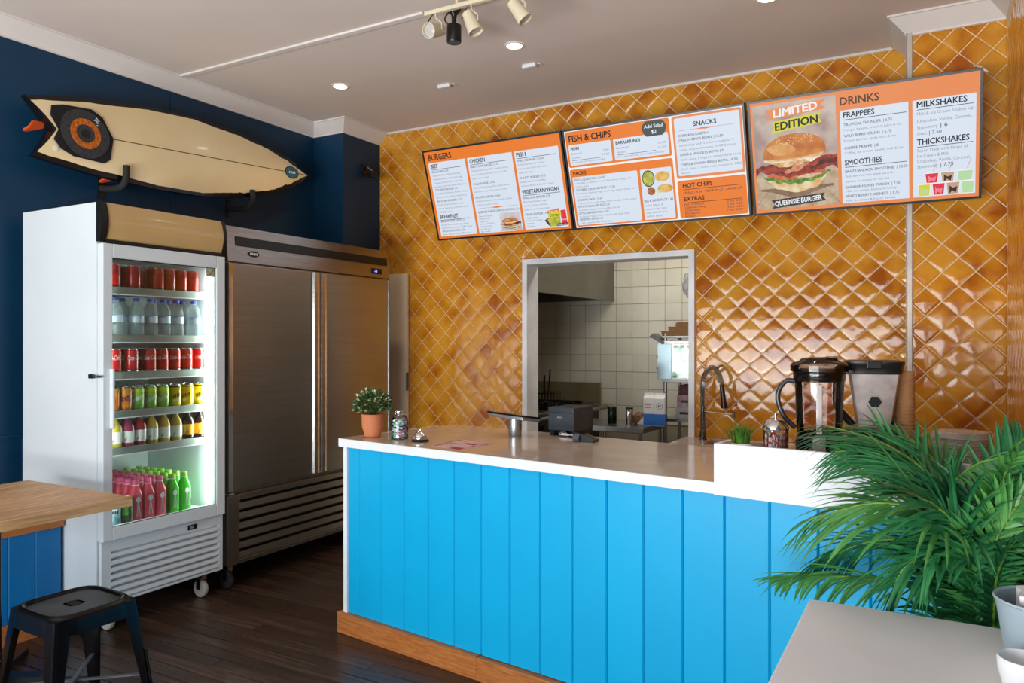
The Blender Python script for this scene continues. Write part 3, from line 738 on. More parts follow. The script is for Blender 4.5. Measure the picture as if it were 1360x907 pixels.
# ================================================================== menu screens
UPV = Vector((0, -.319, .948)).normalized(); NRM = Vector((0, -UPV.z, UPV.y)).normalized()
ORANGE = screen('screen_orange', (240,126,34)); ORANGE2 = screen('screen_pale_orange', (236,140,80)); SWHITE = screen('screen_white', (222,232,246))
INK = screen('screen_ink', (36,38,44)); GREY = screen('screen_grey', (138,148,164)); INK2 = screen('screen_ink_grey', (70,76,88)); BROWN = screen('screen_brown', (96,70,56)); SPAPER = screen('screen_paper', (246,246,246))
PART_NAMES = {'headings': 'heading', 'item_names': 'item_name', 'descriptions': 'description_line', 'rules': 'rule', 'rules_pale': 'rule', 'white_columns': 'white_column', 'white_boxes': 'white_box', 'orange_boxes': 'orange_box', 'straws': 'straw', 'shake_cups': 'shake_cup', 'plate_rims': 'plate_rim'}
class Screen:
    def __init__(s, x0, x1, label):
        s.W = x1-x0; s.H = .594; s.t = thing('menu_screen', label, 'screen', ((x0+x1)/2, 4.25, 2.083), group='menu screens above the opening'); s.layers = []
        a = MB()
        def bb(xa, xb, ya, yb, d0, d1):
            vs = [tuple(UPV*y+NRM*d+Vector((x, 0, 0))) for d in (d0, d1) for x, y in ((xa, ya), (xb, ya), (xb, yb), (xa, yb))]
            a.add(vs, [(0,3,2,1), (4,5,6,7), (0,1,5,4), (1,2,6,5), (2,3,7,6), (3,0,4,7)])
        w, h, b = s.W/2, s.H, .011
        bb(-w, w, 0, h, -.05, -.004); bb(-w, w, 0, b, -.004, .004); bb(-w, w, h-b, h, -.004, .004); bb(-w, -w+b, b, h-b, -.004, .004); bb(w-b, w, b, h-b, -.004, .004)
        part('bezel', a, BLACK, s.t)
        m = MB()
        for x in (-.25, .25):
            p = UPV*.3-NRM*.05+Vector((x, 0, 0)); m.box(x-.02, p.y, p.z-.15, x+.02, 4.798-4.25 if x0 < -.9 else YP-4.25-.001, p.z-.1)
        part('wall_mount', m, BLACK, s.t)
        s.b = b
    def P(s, x, y, d=0.):   # x, y in per cent, y down from the top edge
        w = s.W-2*s.b; h = s.H-2*s.b
        return tuple(Vector((-w/2+w*x/100, 0, 0))+UPV*(s.b+h*(1-y/100))+NRM*(.0006*d))
    def layer(s, name, m, d):
        mb = MB(); s.layers.append((PART_NAMES.get(name, name), mb, m)); return mb, d
    def poly(s, name, m, d, pts):
        mb, d = s.layer(name, m, d); mb.add([s.P(x, y, d) for x, y in pts], [tuple(range(len(pts)))])
    def rect(s, name, m, d, x0, y0, x1, y1, r=0.):
        if r <= 0: return s.poly(name, m, d, [(x0,y0), (x1,y0), (x1,y1), (x0,y1)])
        pts = []; ry = r*1.78
        for cx, cy, a0 in ((x1-r, y0+ry, -90), (x1-r, y1-ry, 0), (x0+r, y1-ry, 90), (x0+r, y0+ry, 180)):
            for k in range(5): a = math.radians(a0+k*22.5); pts.append((cx+r*math.cos(a), cy+ry*math.sin(a)))
        s.poly(name, m, d, pts)
    def txt(s, name, m, x, y, st, h, w=None, bold=0., align='l', d=6, slope=0.):
        mb, d = s.layer(name, m, d); W = s.W-2*s.b; H = s.H-2*s.b
        text(mb, st, lambda a, b: s.P(x+a, y-b-a*slope, d), h, w, bold, 0., align) if w else text(mb, st, lambda a, b: s.P(x+a*H/W, y-b-a*slope, d), h, None, bold, 0., align)
    def head(s, x, y, st, w, rw=None, h=4.2):
        s.txt('headings', INK, x, y, st, h, w, .026)
        if rw: s.rect('rules', INK, 5, x, y+1.6, x+rw, y+2.1)
    def item(s, x, y, st, w, h=2.3): s.txt('item_names', INK2, x, y, st, h, w, .006)
    def body(s, x, y, lines, st=4.2, h=2.0):
        for k, (l, w) in enumerate(lines): s.txt('descriptions', GREY, x, y+k*st, l, h, w, -.002)
    def done(s):
        for n, mb, m in s.layers: part(n, mb, m, s.t)
# --- burgers
A = Screen(-2.950, -1.944, 'left menu screen headed BURGERS with three white columns')
A.rect('background', ORANGE, 0, 0, 0, 100, 100)
for a, b, t in ((2, 31, 12.5), (32.7, 65.8, 12.5), (67.5, 98, 12.5)): A.rect('white_columns', SWHITE, 2, a, t, b, 97.5)
A.txt('title', INK, 3.2, 9.6, 'BURGERS', 6.4, 18, .03)
A.head(4, 18.5, 'BEEF', 5.5, 23)
A.item(4, 24, "GANGCHEN'S | 10", 13); A.body(4, 28, [('Chargrilled Aussie black beef patty,', 22), ('cheddar cheese, crispy bacon, egg,', 23), ('pineapple, lettuce, tomato, beetroot,', 23), ('red onion, and well-cooked BBQ sauce', 25)])
A.item(4, 44.5, 'CITY SHAFT BURGER | 16', 18); A.body(4, 48.5, [('Chargrilled beef patty, cheddar cheese,', 25), ('bacon, lettuce, tomato, burger sauce', 24)])
A.item(4, 57.5, 'BIG STORM BURGER | 11.75', 20); A.body(4, 61.5, [('Double chuck beef patty, tomato,', 21), ('lettuce, beetroot, caramelised onion', 24), ('and BBQ sauce', 10)])
A.head(4, 76.5, 'BREAKFAST', 14.5, 23.5)
A.item(4, 81, 'BREAKFAST BURGER LOADED | 12', 19); A.body(4, 85, [('Double bacon, double egg, cheese,', 22), ('hashbrown, avocado and BBQ sauce', 24)], 3.6)
A.item(4, 92.4, 'BACON & EGG ROLL | 7.50', 18); A.body(4, 96, [('Bacon, egg and cheese, BBQ sauce', 22)])
A.head(34.4, 18.5, 'CHICKEN', 11.5, 27.5)
A.item(34.4, 24, 'BARRYTOWN BURGER | 11.75', 20.5); A.body(34.4, 28.2, [('Grilled chicken breast fillet, cheese, avocado,', 28), ('tomato, lettuce, beetroot, and sweet chilli', 26), ('aioli on sour or bun', 13)])
A.item(34.4, 43, 'CHILLA BURGER | 11.50', 16); A.body(34.4, 47, [('Grilled chicken breast fillet, tomato, lettuce', 27), ('and lemon mayo and on a bun or wrap', 24)])
A.item(34.4, 58, 'ROOSTER BURGER | 10.50', 18.5); A.body(34.4, 62, [('Chicken schnitzel, lettuce, tomato, cheese,', 27), ('and aioli on a bun or wrap', 16)])
A.poly('ornament', ORANGE, 5, [(44,69.3), (49,68.3), (54,69.3), (49,70.3)]); A.rect('rules_pale', GREY, 3, 33.6, 69.1, 65, 69.4)
A.item(34.4, 74.5, 'QUEENSIE BURGER (LIMITED EDITION) | 13', 30.5)
A.body(34.4, 79, [('Sweet chilli grilled', 10.5), ('chicken breast,', 8.5), ('crispy bacon,', 7), ('lemon, camembert,', 11), ('lettuce, tomato', 9), ('and aioli on a', 8), ('bun or wrap', 7)], 2.9)
A.head(69, 18.5, 'FISH', 6.5, 27)
A.item(69, 24, 'SHELLY BURGER | 13.50', 18.5); A.body(69, 28, [('Grilled barramundi, tomato,', 19), ('lettuce, red onion and house', 20), ('made dill mayo', 10)])
A.item(69, 42.4, 'THE PITT BURGER | 9.75', 18); A.body(69, 46.5, [('Golden battered hoki fillet,', 18), ('tomato, lettuce and tartare sauce', 23)])
A.head(69, 58.3, 'VEGETARIAN/VEGAN', 26, 26.5)
A.item(69, 64, 'AMAZONIA BURGER | 14', 19); A.body(69, 68, [('Plant based patty, vegan', 17), ('cheese, lettuce, tomato,', 17), ('beetroot and vegan mayo', 18)])
A.item(69, 82, 'VEGAN BURGER | 9.75', 17); A.body(69, 85.6, [('Veggie patty,', 9), ('beetroot, lettuce', 11.5), ('tomato,', 6), ('cheese,', 6)], 3.1)
# --- fish and chips
B = Screen(-1.936, -.884, 'middle menu screen headed FISH & CHIPS with SNACKS and PACKS')
B.rect('background', SPAPER, 0, 0, 0, 100, 100)
B.rect('orange_boxes', ORANGE, 1, .4, .8, 61.6, 37, 1.2); B.rect('orange_boxes', ORANGE, 1, .4, 39, 61.6, 99, 1.2); B.rect('orange_boxes', ORANGE2, 1, 63, .8, 99.6, 60, 1.2); B.rect('orange_boxes', ORANGE, 1, 63, 62, 99.6, 99, 1.2)
B.rect('white_boxes', SWHITE, 2, 1.6, 14, 27.5, 35, .8); B.rect('white_boxes', SWHITE, 2, 29, 14, 60.4, 35, .8)
B.rect('white_boxes', SWHITE, 2, 1.6, 47, 41, 97.5, .8); B.rect('white_boxes', SWHITE, 2, 42.6, 47, 60.4, 97.5, .8); B.rect('white_boxes', SWHITE, 2, 64.2, 3, 98.4, 57.5, .8)
B.txt('title', INK, 2.6, 11, 'FISH & CHIPS', 6.2, 25.5, .03)
B.poly('salad_badge', screen('screen_badge', (66,78,78)), 4, [(47,4), (48.5,1.5), (57.5,1.5), (59,4), (60,8), (59,13), (57.5,16), (48.5,16), (47,13), (46,8)])
B.txt('badge_lettering', SPAPER, 47.6, 8, 'Add Salad', 3.2, 10.6, .02); B.txt('badge_lettering', SPAPER, 51.5, 13.4, '$2', 3.2, 2.8, .02)
B.head(3, 19.5, 'HOKI', 5, None, 3.2); B.body(3, 24, [('Battered', 6.5), ('Grilled', 5)]); B.body(22, 24, [('12.50', 4), ('13.80', 4)]); B.rect('rules', INK, 5, 3, 29.7, 21, 30.1); B.body(3, 32.6, [('Served with small chips, lemon wedge', 20)], h=1.7)
B.head(30.5, 19.5, 'BARRAMUNDI', 14, None, 3.2); B.body(30.5, 24, [('Battered', 7), ('Grilled', 5.5)]); B.body(54.5, 24, [('16.00', 4.4), ('16.50', 4.4)]); B.rect('rules', INK, 5, 30.5, 29.7, 53, 30.1); B.body(30.5, 32.6, [('Served with small chips, lemon wedge and tartare', 27)], h=1.7)
B.head(2.6, 45, 'PACKS', 8, None, 3.7)
for y, n, nw, ls in ((51, 'FISH & SQUID PACK | 16.75', 18.5, [('1 fish fillet, 4 calamari, small chips, lemon wedge and', 34), ('tartare sauce', 8)]), (61.5, 'CRUMBED CALAMARI PACK | 12.50', 24, [('7 crumbed calamari rings, small chips, lemon wedge and', 36), ('tartare sauce', 8)]), (72, 'COCKTAIL PACK | 12.50', 15.5, [('5 fish cocktails, small chips, lemon wedge, tartare sauce', 36)]), (79, 'POTATO SCALLOPS PACK | 9', 19.5, [('5 potato scallops, lemon wedge and salt', 26)]), (86, 'LITTLE NIPPERS PACK | 9.50', 18.5, [('2 calamari rings, 3 fish cocktails with small chips', 31)]), (92.6, "GRUMMIT'S PACK | 8", 14.5, [('3 fish cocktails with small chips', 20)])):
    B.item(3, y, n, nw, 2.2); B.body(3, y+3.4, ls, 3.4, 1.8)
B.item(43.4, 79.5, 'SEA & SAND PACK | 48', 16.4, 2.4); B.body(43.8, 84, [('4 fish fillets, 8', 10), ('calamari rings, large', 12), ('chips with lemon &', 12), ('tartare sauce', 9)], 3.6)
B.head(74.5, 12, 'SNACKS', 12, None, 4.2); B.poly('ornament', ORANGE, 5, [(75,14.8), (80.5,13.8), (86,14.8), (80.5,15.8)]); B.rect('rules_pale', GREY, 3, 66, 14.6, 95, 14.9)
B.item(66, 20.6, 'CHIPS & NUGGETS +', 16); B.item(66, 25, 'ONION RINGS BOWL | 12.50', 23.5); B.body(66, 29.6, [('Small chips with 5 chicken nuggets, 5', 28.5), ('onion rings and tomato or BBQ sauce', 29.5)])
B.item(66, 38.6, 'CHIPS & NUGGETS BOWL | 9', 23); B.body(66, 43, [('Small chips, 5 nuggets, tomato/BBQ sauce', 32)])
B.item(66, 48, 'CHIPS & ONION RINGS BOWL | 8.50', 30); B.body(66, 52, [('Small chips, 5 onion rings, tomato or BBQ', 32), ('sauce', 4.5)], 3.6)
B.head(66, 69, 'HOT CHIPS', 16, 31, 4); B.item(66, 75, 'SMALL | 4.50   MEDIUM | 7   LARGE | 9', 31, 2.1)
B.head(66, 82, 'EXTRAS', 11, 31, 4)
for k, (a, aw, p) in enumerate((('Fish Cocktail', 10.5, '3 for 5.00'), ('Calamari Ring', 11.5, '5 for 4.00'), ('Crab Stick', 8.6, '3 for 4.50'), ('Pineapple', 8, '1 for 2.00'), ('Fritter', 5.4, None))):
    B.item(66, 86.4+k*2.9, a, aw, 1.9)
    if p: B.item(89, 86.4+k*2.9, p, 8, 1.9)
# --- drinks
C = Screen(-.868, .181, 'right menu screen with large burger picture and DRINKS lists')
C.rect('background', ORANGE2, 0, 0, 0, 100, 100)
C.rect('white_columns', SWHITE, 2, 42, 16.5, 71.5, 97); C.rect('white_columns', SWHITE, 2, 73.2, 16.5, 98.6, 97)
C.txt('title', BROWN, 42.3, 12, 'DRINKS', 6.5, 17, .025)
C.head(43.6, 22.8, 'FRAPPEES', 13.5, 27, 4.6)
C.item(43.6, 30, 'TROPICAL THUNDER  | 6.75', 21); C.body(43.6, 34.3, [('Mango, banana, tropical juice & ice', 25)])
C.item(43.6, 39.4, 'WILD BERRY CRUSH  | 6.75', 20.5); C.body(43.6, 43.4, [('Frozen berries, apple juice & ice', 22.5)])
C.item(43.6, 50, 'COFFEE FRAPPE  | 8', 15); C.body(43.6, 54, [('Coffee, ice cream, vanilla, milk & ice', 25.5)])
C.head(43.6, 63.5, 'SMOOTHIES', 16.5, 27, 4.6)
C.item(43.6, 70.3, 'BRAZILIAN ACAI SMOOTHIE  | 10.50', 27.3); C.body(43.6, 74.3, [('Acai berries with apple juice &', 21), ('banana or mango or berries', 19.5)], 4.6)
C.item(43.6, 84, 'BANANA HONEY PUNCH  | 7.75', 24); C.body(43.6, 87.4, [('Milk, ice cream, banana & honey', 22.5)])
C.item(43.6, 92, 'MIXED BERRY MADNESS  | 7.75', 23.5); C.body(43.6, 95.8, [('Milk, ice cream & frozen berries', 22)])
C.head(75, 22.5, 'MILKSHAKES', 20, 22.5, 4.8)
C.body(75, 29, [('Milk & ice Cream Shaken Up', 22.5), ('Chocolate, Vanilla, Caramel,', 22)], 6, 2.6); C.body(75, 40, [('Strawberry', 8.5)], h=2.6); C.item(84.6, 40, '| 6', 2.8, 2.8); C.body(75, 45, [('Oreo', 4)], h=2.6); C.item(80, 45, '| 7.50', 5, 2.8)
C.head(75, 53, 'THICKSHAKES', 21, 22.5, 4.8)
C.body(75, 59, [('Super Thick with Heaps of', 20.5), ('Ice Cream & Milk', 13), ('Chocolate, Vanilla, Caramel,', 21.5), ('Strawberry', 8.5)], 4.5, 2.6); C.item(84.6, 72.5, '| 7.75', 5.2, 2.8)
def shake(x, y, w, h, m1, m2, straw=True):
    C.poly('shake_cups', SPAPER, 3, [(x,y), (x+w,y), (x+w*.88,y+h), (x+w*.12,y+h)])
    C.poly('shake_'+m1.name, m1, 4, [(x+.3,y+.8), (x+w-.3,y+.8), (x+w*.86,y+h-.4), (x+w*.14,y+h-.4)])
    C.poly('swirl_'+m2.name, m2, 5, [(x+w*.25,y+h*.3), (x+w*.5,y+h*.5), (x+w*.8,y+h*.4), (x+w*.7,y+h*.9), (x+w*.45,y+h*.7), (x+w*.25,y+h*.95)])
    if straw: C.poly('straws', screen('screen_straw', (206,60,84), (240,230,236), 90), 4, [(x+w*.55,y), (x+w*.8,y-9), (x+w*.86,y-9), (x+w*.64,y)])
RED = screen('screen_red', (228,44,66)); YEL = screen('screen_yellow', (216,214,50)); BRN = screen('screen_choc', (60,34,24)); TAN = screen('screen_tan', (196,164,136)); PGR = screen('screen_pale_green', (186,222,170)); PNK = screen('screen_pink', (244,130,150))
shake(78, 77, 6, 9, RED, PNK); shake(84.5, 77, 6, 9, TAN, BRN); shake(91, 77, 7, 9, PGR, PGR)
shake(75, 86, 5.6, 10.5, YEL, PGR, False); shake(81, 86, 5.6, 10.5, RED, PNK, False); shake(86.8, 86, 5.8, 10.5, TAN, BRN, False); shake(92.8, 86, 5.6, 10.5, PGR, PGR, False)
# the burger picture, drawn flat on the screen
def blob(f, n=40): return [f(2*PI*k/n) for k in range(n)]
def burger(S, x0, y0, x1, y1, tag_='picture'):
    w = x1-x0; h = y1-y0; rr = random.Random(5)
    def Q(a, b): return (x0+w*a, y0+h*b)
    S.poly(tag_+'_backdrop', screen('pic_backdrop', (206,190,176), (168,140,134), 9), 2, [Q(0,0), Q(1,0), Q(1,.66), Q(0,.66)])
    S.poly(tag_+'_table', screen('pic_table', (204,184,156), (176,150,120), 24), 2, [Q(0,.66), Q(1,.66), Q(1,1), Q(0,1)])
    for a in (.12, .3, .62, .85): S.poly(tag_+'_table_gap', screen('pic_gap', (140,112,84)), 3, [Q(.5+(a-.5)*.6,.72), Q(.505+(a-.5)*.6,.72), Q(.51+(a-.5)*1.5,1), Q(.5+(a-.5)*1.5,1)])
    def strip(nm, m_, d, up, lo, wob=0.):
        n_ = 24
        def at_(P, t):
            for (a, b), (c, e) in zip(P, P[1:]):
                if t <= c: f = (t-a)/(c-a); f = f*f*(3-2*f); return b+(e-b)*f
            return P[-1][1]
        a0, a1 = up[0][0], up[-1][0]; ts = [a0+(a1-a0)*k/n_ for k in range(n_+1)]
        S.poly(tag_+'_'+nm, m_, d, [Q(t, at_(up, t)+wob*math.sin(t*61)) for t in ts]+[Q(t, at_(lo, t)+wob*math.sin(t*47+1)) for t in reversed(ts)])
    strip('shadow', screen('pic_shadow', (120,92,70), (150,120,92), 20), 3, [(.05,.80), (.5,.80), (.95,.80)], [(.05,.82), (.5,.90), (.95,.82)])
    strip('base_bun', screen('pic_base', (238,222,186), (220,172,100), 22), 4, [(.14,.72), (.5,.75), (.86,.71)], [(.14,.73), (.26,.81), (.5,.855), (.74,.82), (.86,.73)])
    strip('lettuce', screen('pic_lettuce', (64,112,36), (130,170,70), 60), 5, [(.09,.685), (.5,.70), (.92,.67)], [(.09,.70), (.3,.755), (.5,.775), (.7,.755), (.92,.69)], .012)
    strip('tomato', screen('pic_tomato', (196,70,40), (226,130,80), 40), 6, [(.14,.66), (.5,.68), (.86,.65)], [(.14,.69), (.3,.72), (.5,.725), (.72,.72), (.86,.68)], .006)
    strip('onion', screen('pic_onion', (236,214,196), (214,160,130), 30), 7, [(.52,.70), (.66,.685), (.8,.69)], [(.52,.715), (.66,.725), (.8,.70)])
    strip('bacon', screen('pic_bacon', (92,18,14), (184,66,38), 38), 8, [(.0,.60), (.06,.575), (.3,.56), (.6,.55), (.84,.525), (1.,.53)], [(.0,.68), (.04,.63), (.18,.66), (.42,.705), (.6,.69), (.84,.655), (.95,.62), (1.,.67)], .008)
    strip('bacon_fold', screen('pic_bacon_light', (196,104,70), (226,160,120), 50), 9, [(.36,.64), (.5,.60), (.66,.575)], [(.36,.665), (.5,.655), (.66,.60)], .004)
    strip('bacon_fold', screen('pic_bacon_dark', (58,10,10), (110,24,16), 50), 9, [(.70,.62), (.84,.57), (1.,.56)], [(.70,.64), (.84,.61), (1.,.60)], .004)
    strip('chicken', screen('pic_chicken', (206,142,84), (240,210,160), 40), 10, [(.18,.54), (.5,.54), (.78,.52)], [(.18,.56), (.34,.605), (.5,.60), (.64,.575), (.78,.54)], .004)
    strip('mayo', screen('pic_mayo', (248,240,222), (230,212,176), 20), 11, [(.11,.52), (.5,.515), (.84,.49)], [(.11,.535), (.3,.555), (.5,.55), (.6,.545), (.69,.575), (.78,.545), (.84,.51)], .003)
    tb_ = [Q(.485-.385*math.cos(PI*k/30), .515-.21*math.sin(PI*k/30)**.72-.02*(k/30)) for k in range(31)]+[Q(.80,.53), (Q(.62,.535)), Q(.4,.545), Q(.2,.54)]
    S.poly(tag_+'_bun', screen('pic_bun', (186,98,30), (216,140,66), 15), 12, tb_)
    S.poly(tag_+'_bun_sheen', screen('pic_sheen', (214,140,68), (226,172,110), 22), 13, [Q(.33+.17*math.cos(2*PI*k/24)+.02*math.sin(6*PI*k/24), .43+.06*math.sin(2*PI*k/24)) for k in range(24)])
    S.poly(tag_+'_bun_edge', screen('pic_edge', (232,196,140), (214,160,96), 30), 13, [Q(.11,.515), Q(.3,.525), Q(.5,.525), Q(.7,.51), Q(.86,.49), Q(.80,.53), Q(.62,.535), Q(.4,.545), Q(.2,.54)])
    sd = MB(); S.layers.append((tag_+'_seeds', sd, screen('pic_seed', (250,226,176))))
    for k in range(54):
        a, b = rr.uniform(.28, .72), rr.uniform(.315, .39); e = rr.uniform(.005, .008)
        sd.add([S.P(*q_, 14) for q_ in (Q(a-e,b), Q(a,b-e*.6), Q(a+e,b), Q(a,b+e*.6))], [(0,1,2,3)])
burger(C, 1.2, 2.5, 40.3, 97)
C.poly('banner_orange', ORANGE2, 16, [(7.5,7.5), (36,4.5), (33.5,8.5), (36.2,12.5), (7.5,16.5), (9.5,12)])
C.poly('banner_yellow', screen('screen_lime', (218,212,56)), 16, [(10,18.5), (33.6,14.8), (32.4,19), (34,23.5), (10,28.5), (11.6,23)])
C.txt('banner_words', SPAPER, 11.5, 14.6, 'LIMITED', 6.6, 20.5, .035, d=18, slope=.13)
C.txt('edition_words', INK, 12, 26.2, 'EDITION', 6.6, 20, .035, d=18, slope=.14)
C.poly('banner_dark', screen('screen_banner', (48,48,54)), 16, [(8,88.5), (34,85.5), (33,89), (34.6,92.5), (8.4,96.5), (9.6,92.4)])
C.txt('queensie_words', SPAPER, 9.8, 94.2, 'QUEENSIE BURGER', 4.4, 22.6, .03, d=18, slope=.12)
burger(A, 50, 76.5, 65.2, 97)
# chips, combo and can picture on the burgers screen
A.poly('combo_chips', screen('pic_chips', (206,200,70), (150,160,40), 40), 5, [(84,88), (88,85), (93,86), (93,94), (90,96.5), (86,96)])
A.poly('combo_bowl', screen('pic_bowl', (70,60,48)), 4, [(82,89), (85,86), (86,96.5), (84,94)])
A.poly('combo_yellow', YEL, 6, [(85,81.5), (94,80), (94,85.5), (85,87)]); A.poly('combo_orange', ORANGE, 6, [(84.4,79), (93,77), (93,80.4), (84.4,82)])
A.txt('combo_words', INK, 86, 85.4, 'COMBO', 2.6, 7, .02, d=8); A.txt('combo_top_words', SPAPER, 85.4, 81, 'MAKE IT A', 1.8, 6.6, .01, d=8)
A.poly('combo_can', RED, 6, [(93.6,79.6), (97.4,79), (97.6,94.5), (94,95)])
A.txt('combo_can_words', SPAPER, 94.3, 90, 'Coca-Cola', 1.6, 3.2, .01, d=8); A.poly('combo_strip', INK, 7, [(90.5,93.5), (97.8,92.8), (97.8,95.6), (90.5,96.3)]); A.txt('combo_strip_words', SPAPER, 91, 95.5, 'DRINK & CHIPS', 1.4, 6.2, .01, d=8)
# fish plates picture on the middle screen
def plate(cx, cy, rx, ry, m, rim=True):
    if rim: B.poly('plate_rims', INK, 3, [(cx+rx*math.cos(2*PI*k/24), cy+ry*math.sin(2*PI*k/24)) for k in range(24)])
    B.poly('food_'+m.name, m, 4, [(cx+rx*.88*math.cos(2*PI*k/24), cy+ry*.88*math.sin(2*PI*k/24)) for k in range(24)])
plate(47, 56.5, 3.6, 8.2, screen('pic_chips2', (208,206,96), (150,158,50), 50))
plate(55, 55.5, 4.8, 5.6, screen('pic_fish', (208,150,60), (236,196,110), 40), False); plate(56, 67.5, 5, 4.6, screen('pic_fish', None), False)
plate(48, 69, 2.6, 4.6, screen('pic_rings', (150,84,40), (190,120,60), 60), False); plate(52.6, 69.6, 2, 2.6, screen('pic_lemon', (196,210,110), (230,236,190), 40), False)
for s in (A, B, C): s.done()
# ================================================================== ceiling fittings
def downlight(x, y, lab):
    t = thing('downlight', lab, 'downlight', (x, y, ZC), group='recessed ceiling downlights')
    part('trim_ring', MB().lathe([(.052, -.001), (.054, -.006), (.044, -.007), (.041, -.002)], 28, cap=False), WHITE, t, smooth=True)
    part('lens', MB().lathe([(.0, -.004), (.042, -.004)], 28, cap=False), mat('downlight_lens', (255,240,214), .5, emit=14.), t)
    l = bpy.data.lights.new('downlight_lamp', 'SPOT'); l.energy = 22; l.color = (1, .80, .58); l.spot_size = math.radians(125); l.spot_blend = .9; l.shadow_soft_size = .04
    o = link('downlight_lamp', l, t); o.location = (0, 0, -.02)
downlight(-3.385, 3.764, 'lit recessed downlight nearest the surfboard')
downlight(-2.07, 3.724, 'lit recessed downlight beyond the track spotlights')
downlight(-.717, 3.80, 'lit recessed downlight at the top edge of the photo')
for p, lab in (((-2.78, 4.07), 'slim white ceiling fitting left, above the BURGERS screen'), ((-2.132, 4.021), 'slim white ceiling fitting right, above the FISH screen')):
    t = thing('ceiling_fitting', lab, 'ceiling fitting', (p[0], p[1], ZC), group='slim white ceiling fittings')
    part('bar', MB().box(-.045, -.012, -.022, .045, .012, 0, .003), WHITE, t)
    part('plate', MB().box(-.05, .012, -.004, .07, .06, 0, .002), CEIL, t)
tr = thing('spotlight_track', 'cream ceiling track carrying the spotlights', 'track', (-1.95, 3.05, ZC))
part('rail', MB().box(-.245, -.012, -.065, .50, .012, -.045, .003), mat('cream_metal', (222,212,184), .4, col2=(212,202,174)), tr)
for x in (-.06, .3): part('standoff', MB().cyl((x, 0, -.05), (x, 0, 0), .008), MATS['cream_metal'], tr)
part('cable', MB().tube(catmull([(-.13, .07, -.005), (-.12, .03, -.05), (-.13, 0, -.10), (-.10, -.01, -.14)], 5), .004, 6), mat('brown_cable', (70,36,24), .6, col2=(60,30,20)), tr)
def spot(px, py, aim, lab):
    c = atZ(px, py, ZC-.15); c.y = 3.05+(c.y-3.05)*.3
    t = thing('track_spotlight', lab, 'spotlight', c, group='cream track spotlights')
    a = Vector(aim).normalized(); R = a.to_track_quat('Z', 'Y').to_matrix()
    part('shade', MB().lathe([(.02, -.055), (.026, -.050), (.038, .056), (.035, .056), (.033, .042), (.0, .038)], 20, rot=R), mat('cream_metal', (222,212,184), .4), t, smooth=True)
    part('bulb', MB().lathe([(.032, .043), (.02, .048), (.0, .049)], 16, rot=R), mat('bulb_face', (214,210,204), .25, col2=(190,186,180)), t, smooth=True)
    part('yoke', MB().tube([(0, 0, .10), (.0, .0, .06), (.034, 0, .03), (.036, 0, 0)], .0035, 6), MATS['cream_metal'], t)
    part('flex', MB().tube(catmull([(-.005, .004, .10), (-.04, .01, .07), (-.05, .0, .03), tuple(-.055*a)], 6), .0032, 6), BLACK, t)
spot(575, 38, (-.1, -1, -.35), 'cream track spotlight turned to face the camera')
spot(624, 28, (.45, .1, -1), 'cream track spotlight angled down beside the black cylinder')
spot(686, 12, (.55, .2, -.8), 'cream track spotlight rightmost, cut by the photo edge')
bc = thing('black_camera', 'black cylinder ceiling camera hanging between two spotlights', 'camera', atZ(603, 26, ZC-.06))
part('mount', MB().lathe([(.034, .06), (.034, .045), (.014, .02), (.012, .0), (.012, -.03)], 18), BLACK, bc, smooth=True)
part('housing', MB().lathe([(.0, -.03), (.036, -.03), (.037, -.11), (.034, -.116), (.0, -.116)], 22), BLACK, bc, smooth=True)
# ================================================================== drinks in the fridge
ALU = mat('can_aluminium', (200,202,204), .25, 1., col2=(180,182,184), nscale=20)
def wrap_text(mb, st, R, z, h, w, bold=.0, shear=0., ang=0., slope=0., vert=False):
    def fn(x, y):
        if vert: x, y = -y, x
        a = ang+x/R; return (R*math.cos(a), R*math.sin(a), z+y+x*slope)
    text(mb, st, fn, h, w, bold, shear, 'c' if not vert else 'c')
def can(kind, R=.0325, H=.116):
    t = link(kind['name'], None); t.empty_display_size = .03
    part('body', MB().lathe([(R*.78, 0), (R*.86, .004), (R, .012), (R, H-.014), (R*.84, H-.004)], 20, cap=False), kind['m'], t, smooth=True)
    part('lid', MB().lathe([(R*.84, H-.004), (R*.85, H), (R*.79, H), (R*.77, H-.005), (0, H-.005)], 20, cap=False), kind.get('lid', ALU), t, smooth=True)
    if 'band' in kind:
        for z0, z1, m in kind['band']: part('band', MB().lathe([(R+.0003, z0), (R+.0003, z1)], 20, cap=False), m, t, smooth=True)
    if 'text' in kind:
        for st, z, h, w, b, sh, sl, m in kind['text']:
            q = MB()
            if st: wrap_text(q, st, R+.0007, z, h, w, b, sh, 0., sl)
            else: strokes(q, lambda x, y: ((R+.0007)*math.cos((x-w/2)/R), (R+.0007)*math.sin((x-w/2)/R), z+y+(x-w/2)*sl), w, h, 5)
            part('lettering' if st else 'print', q, m, t)
    return t
def place(proto, spots, lab, cat, group):
    for k, (x, y, z, rz, w) in enumerate(spots):
        o = proto if k == 0 else copy_tree(proto)
        o.location = (x, y, z); o.rotation_euler = (0, 0, rz); tag(o, lab(k, w), cat, group)
rd = random.Random(21)
def Yc(cx, sc=7.257): # fridge crop column to world Y on the item plane
    return atX(140+cx/sc, 450, -3.562).y
WHT = mat('print_white', (238,238,238), .4, col2=(228,228,228))
DINK = mat('print_black', (26,22,22), .4, col2=(34,30,30))
COLA = mat('cola_red', (204,18,26), .28, col2=(192,14,22), nscale=9, coat=.3)
DRED = mat('dark_cola_red', (178,12,16), .28, col2=(160,10,14), nscale=9, coat=.3)
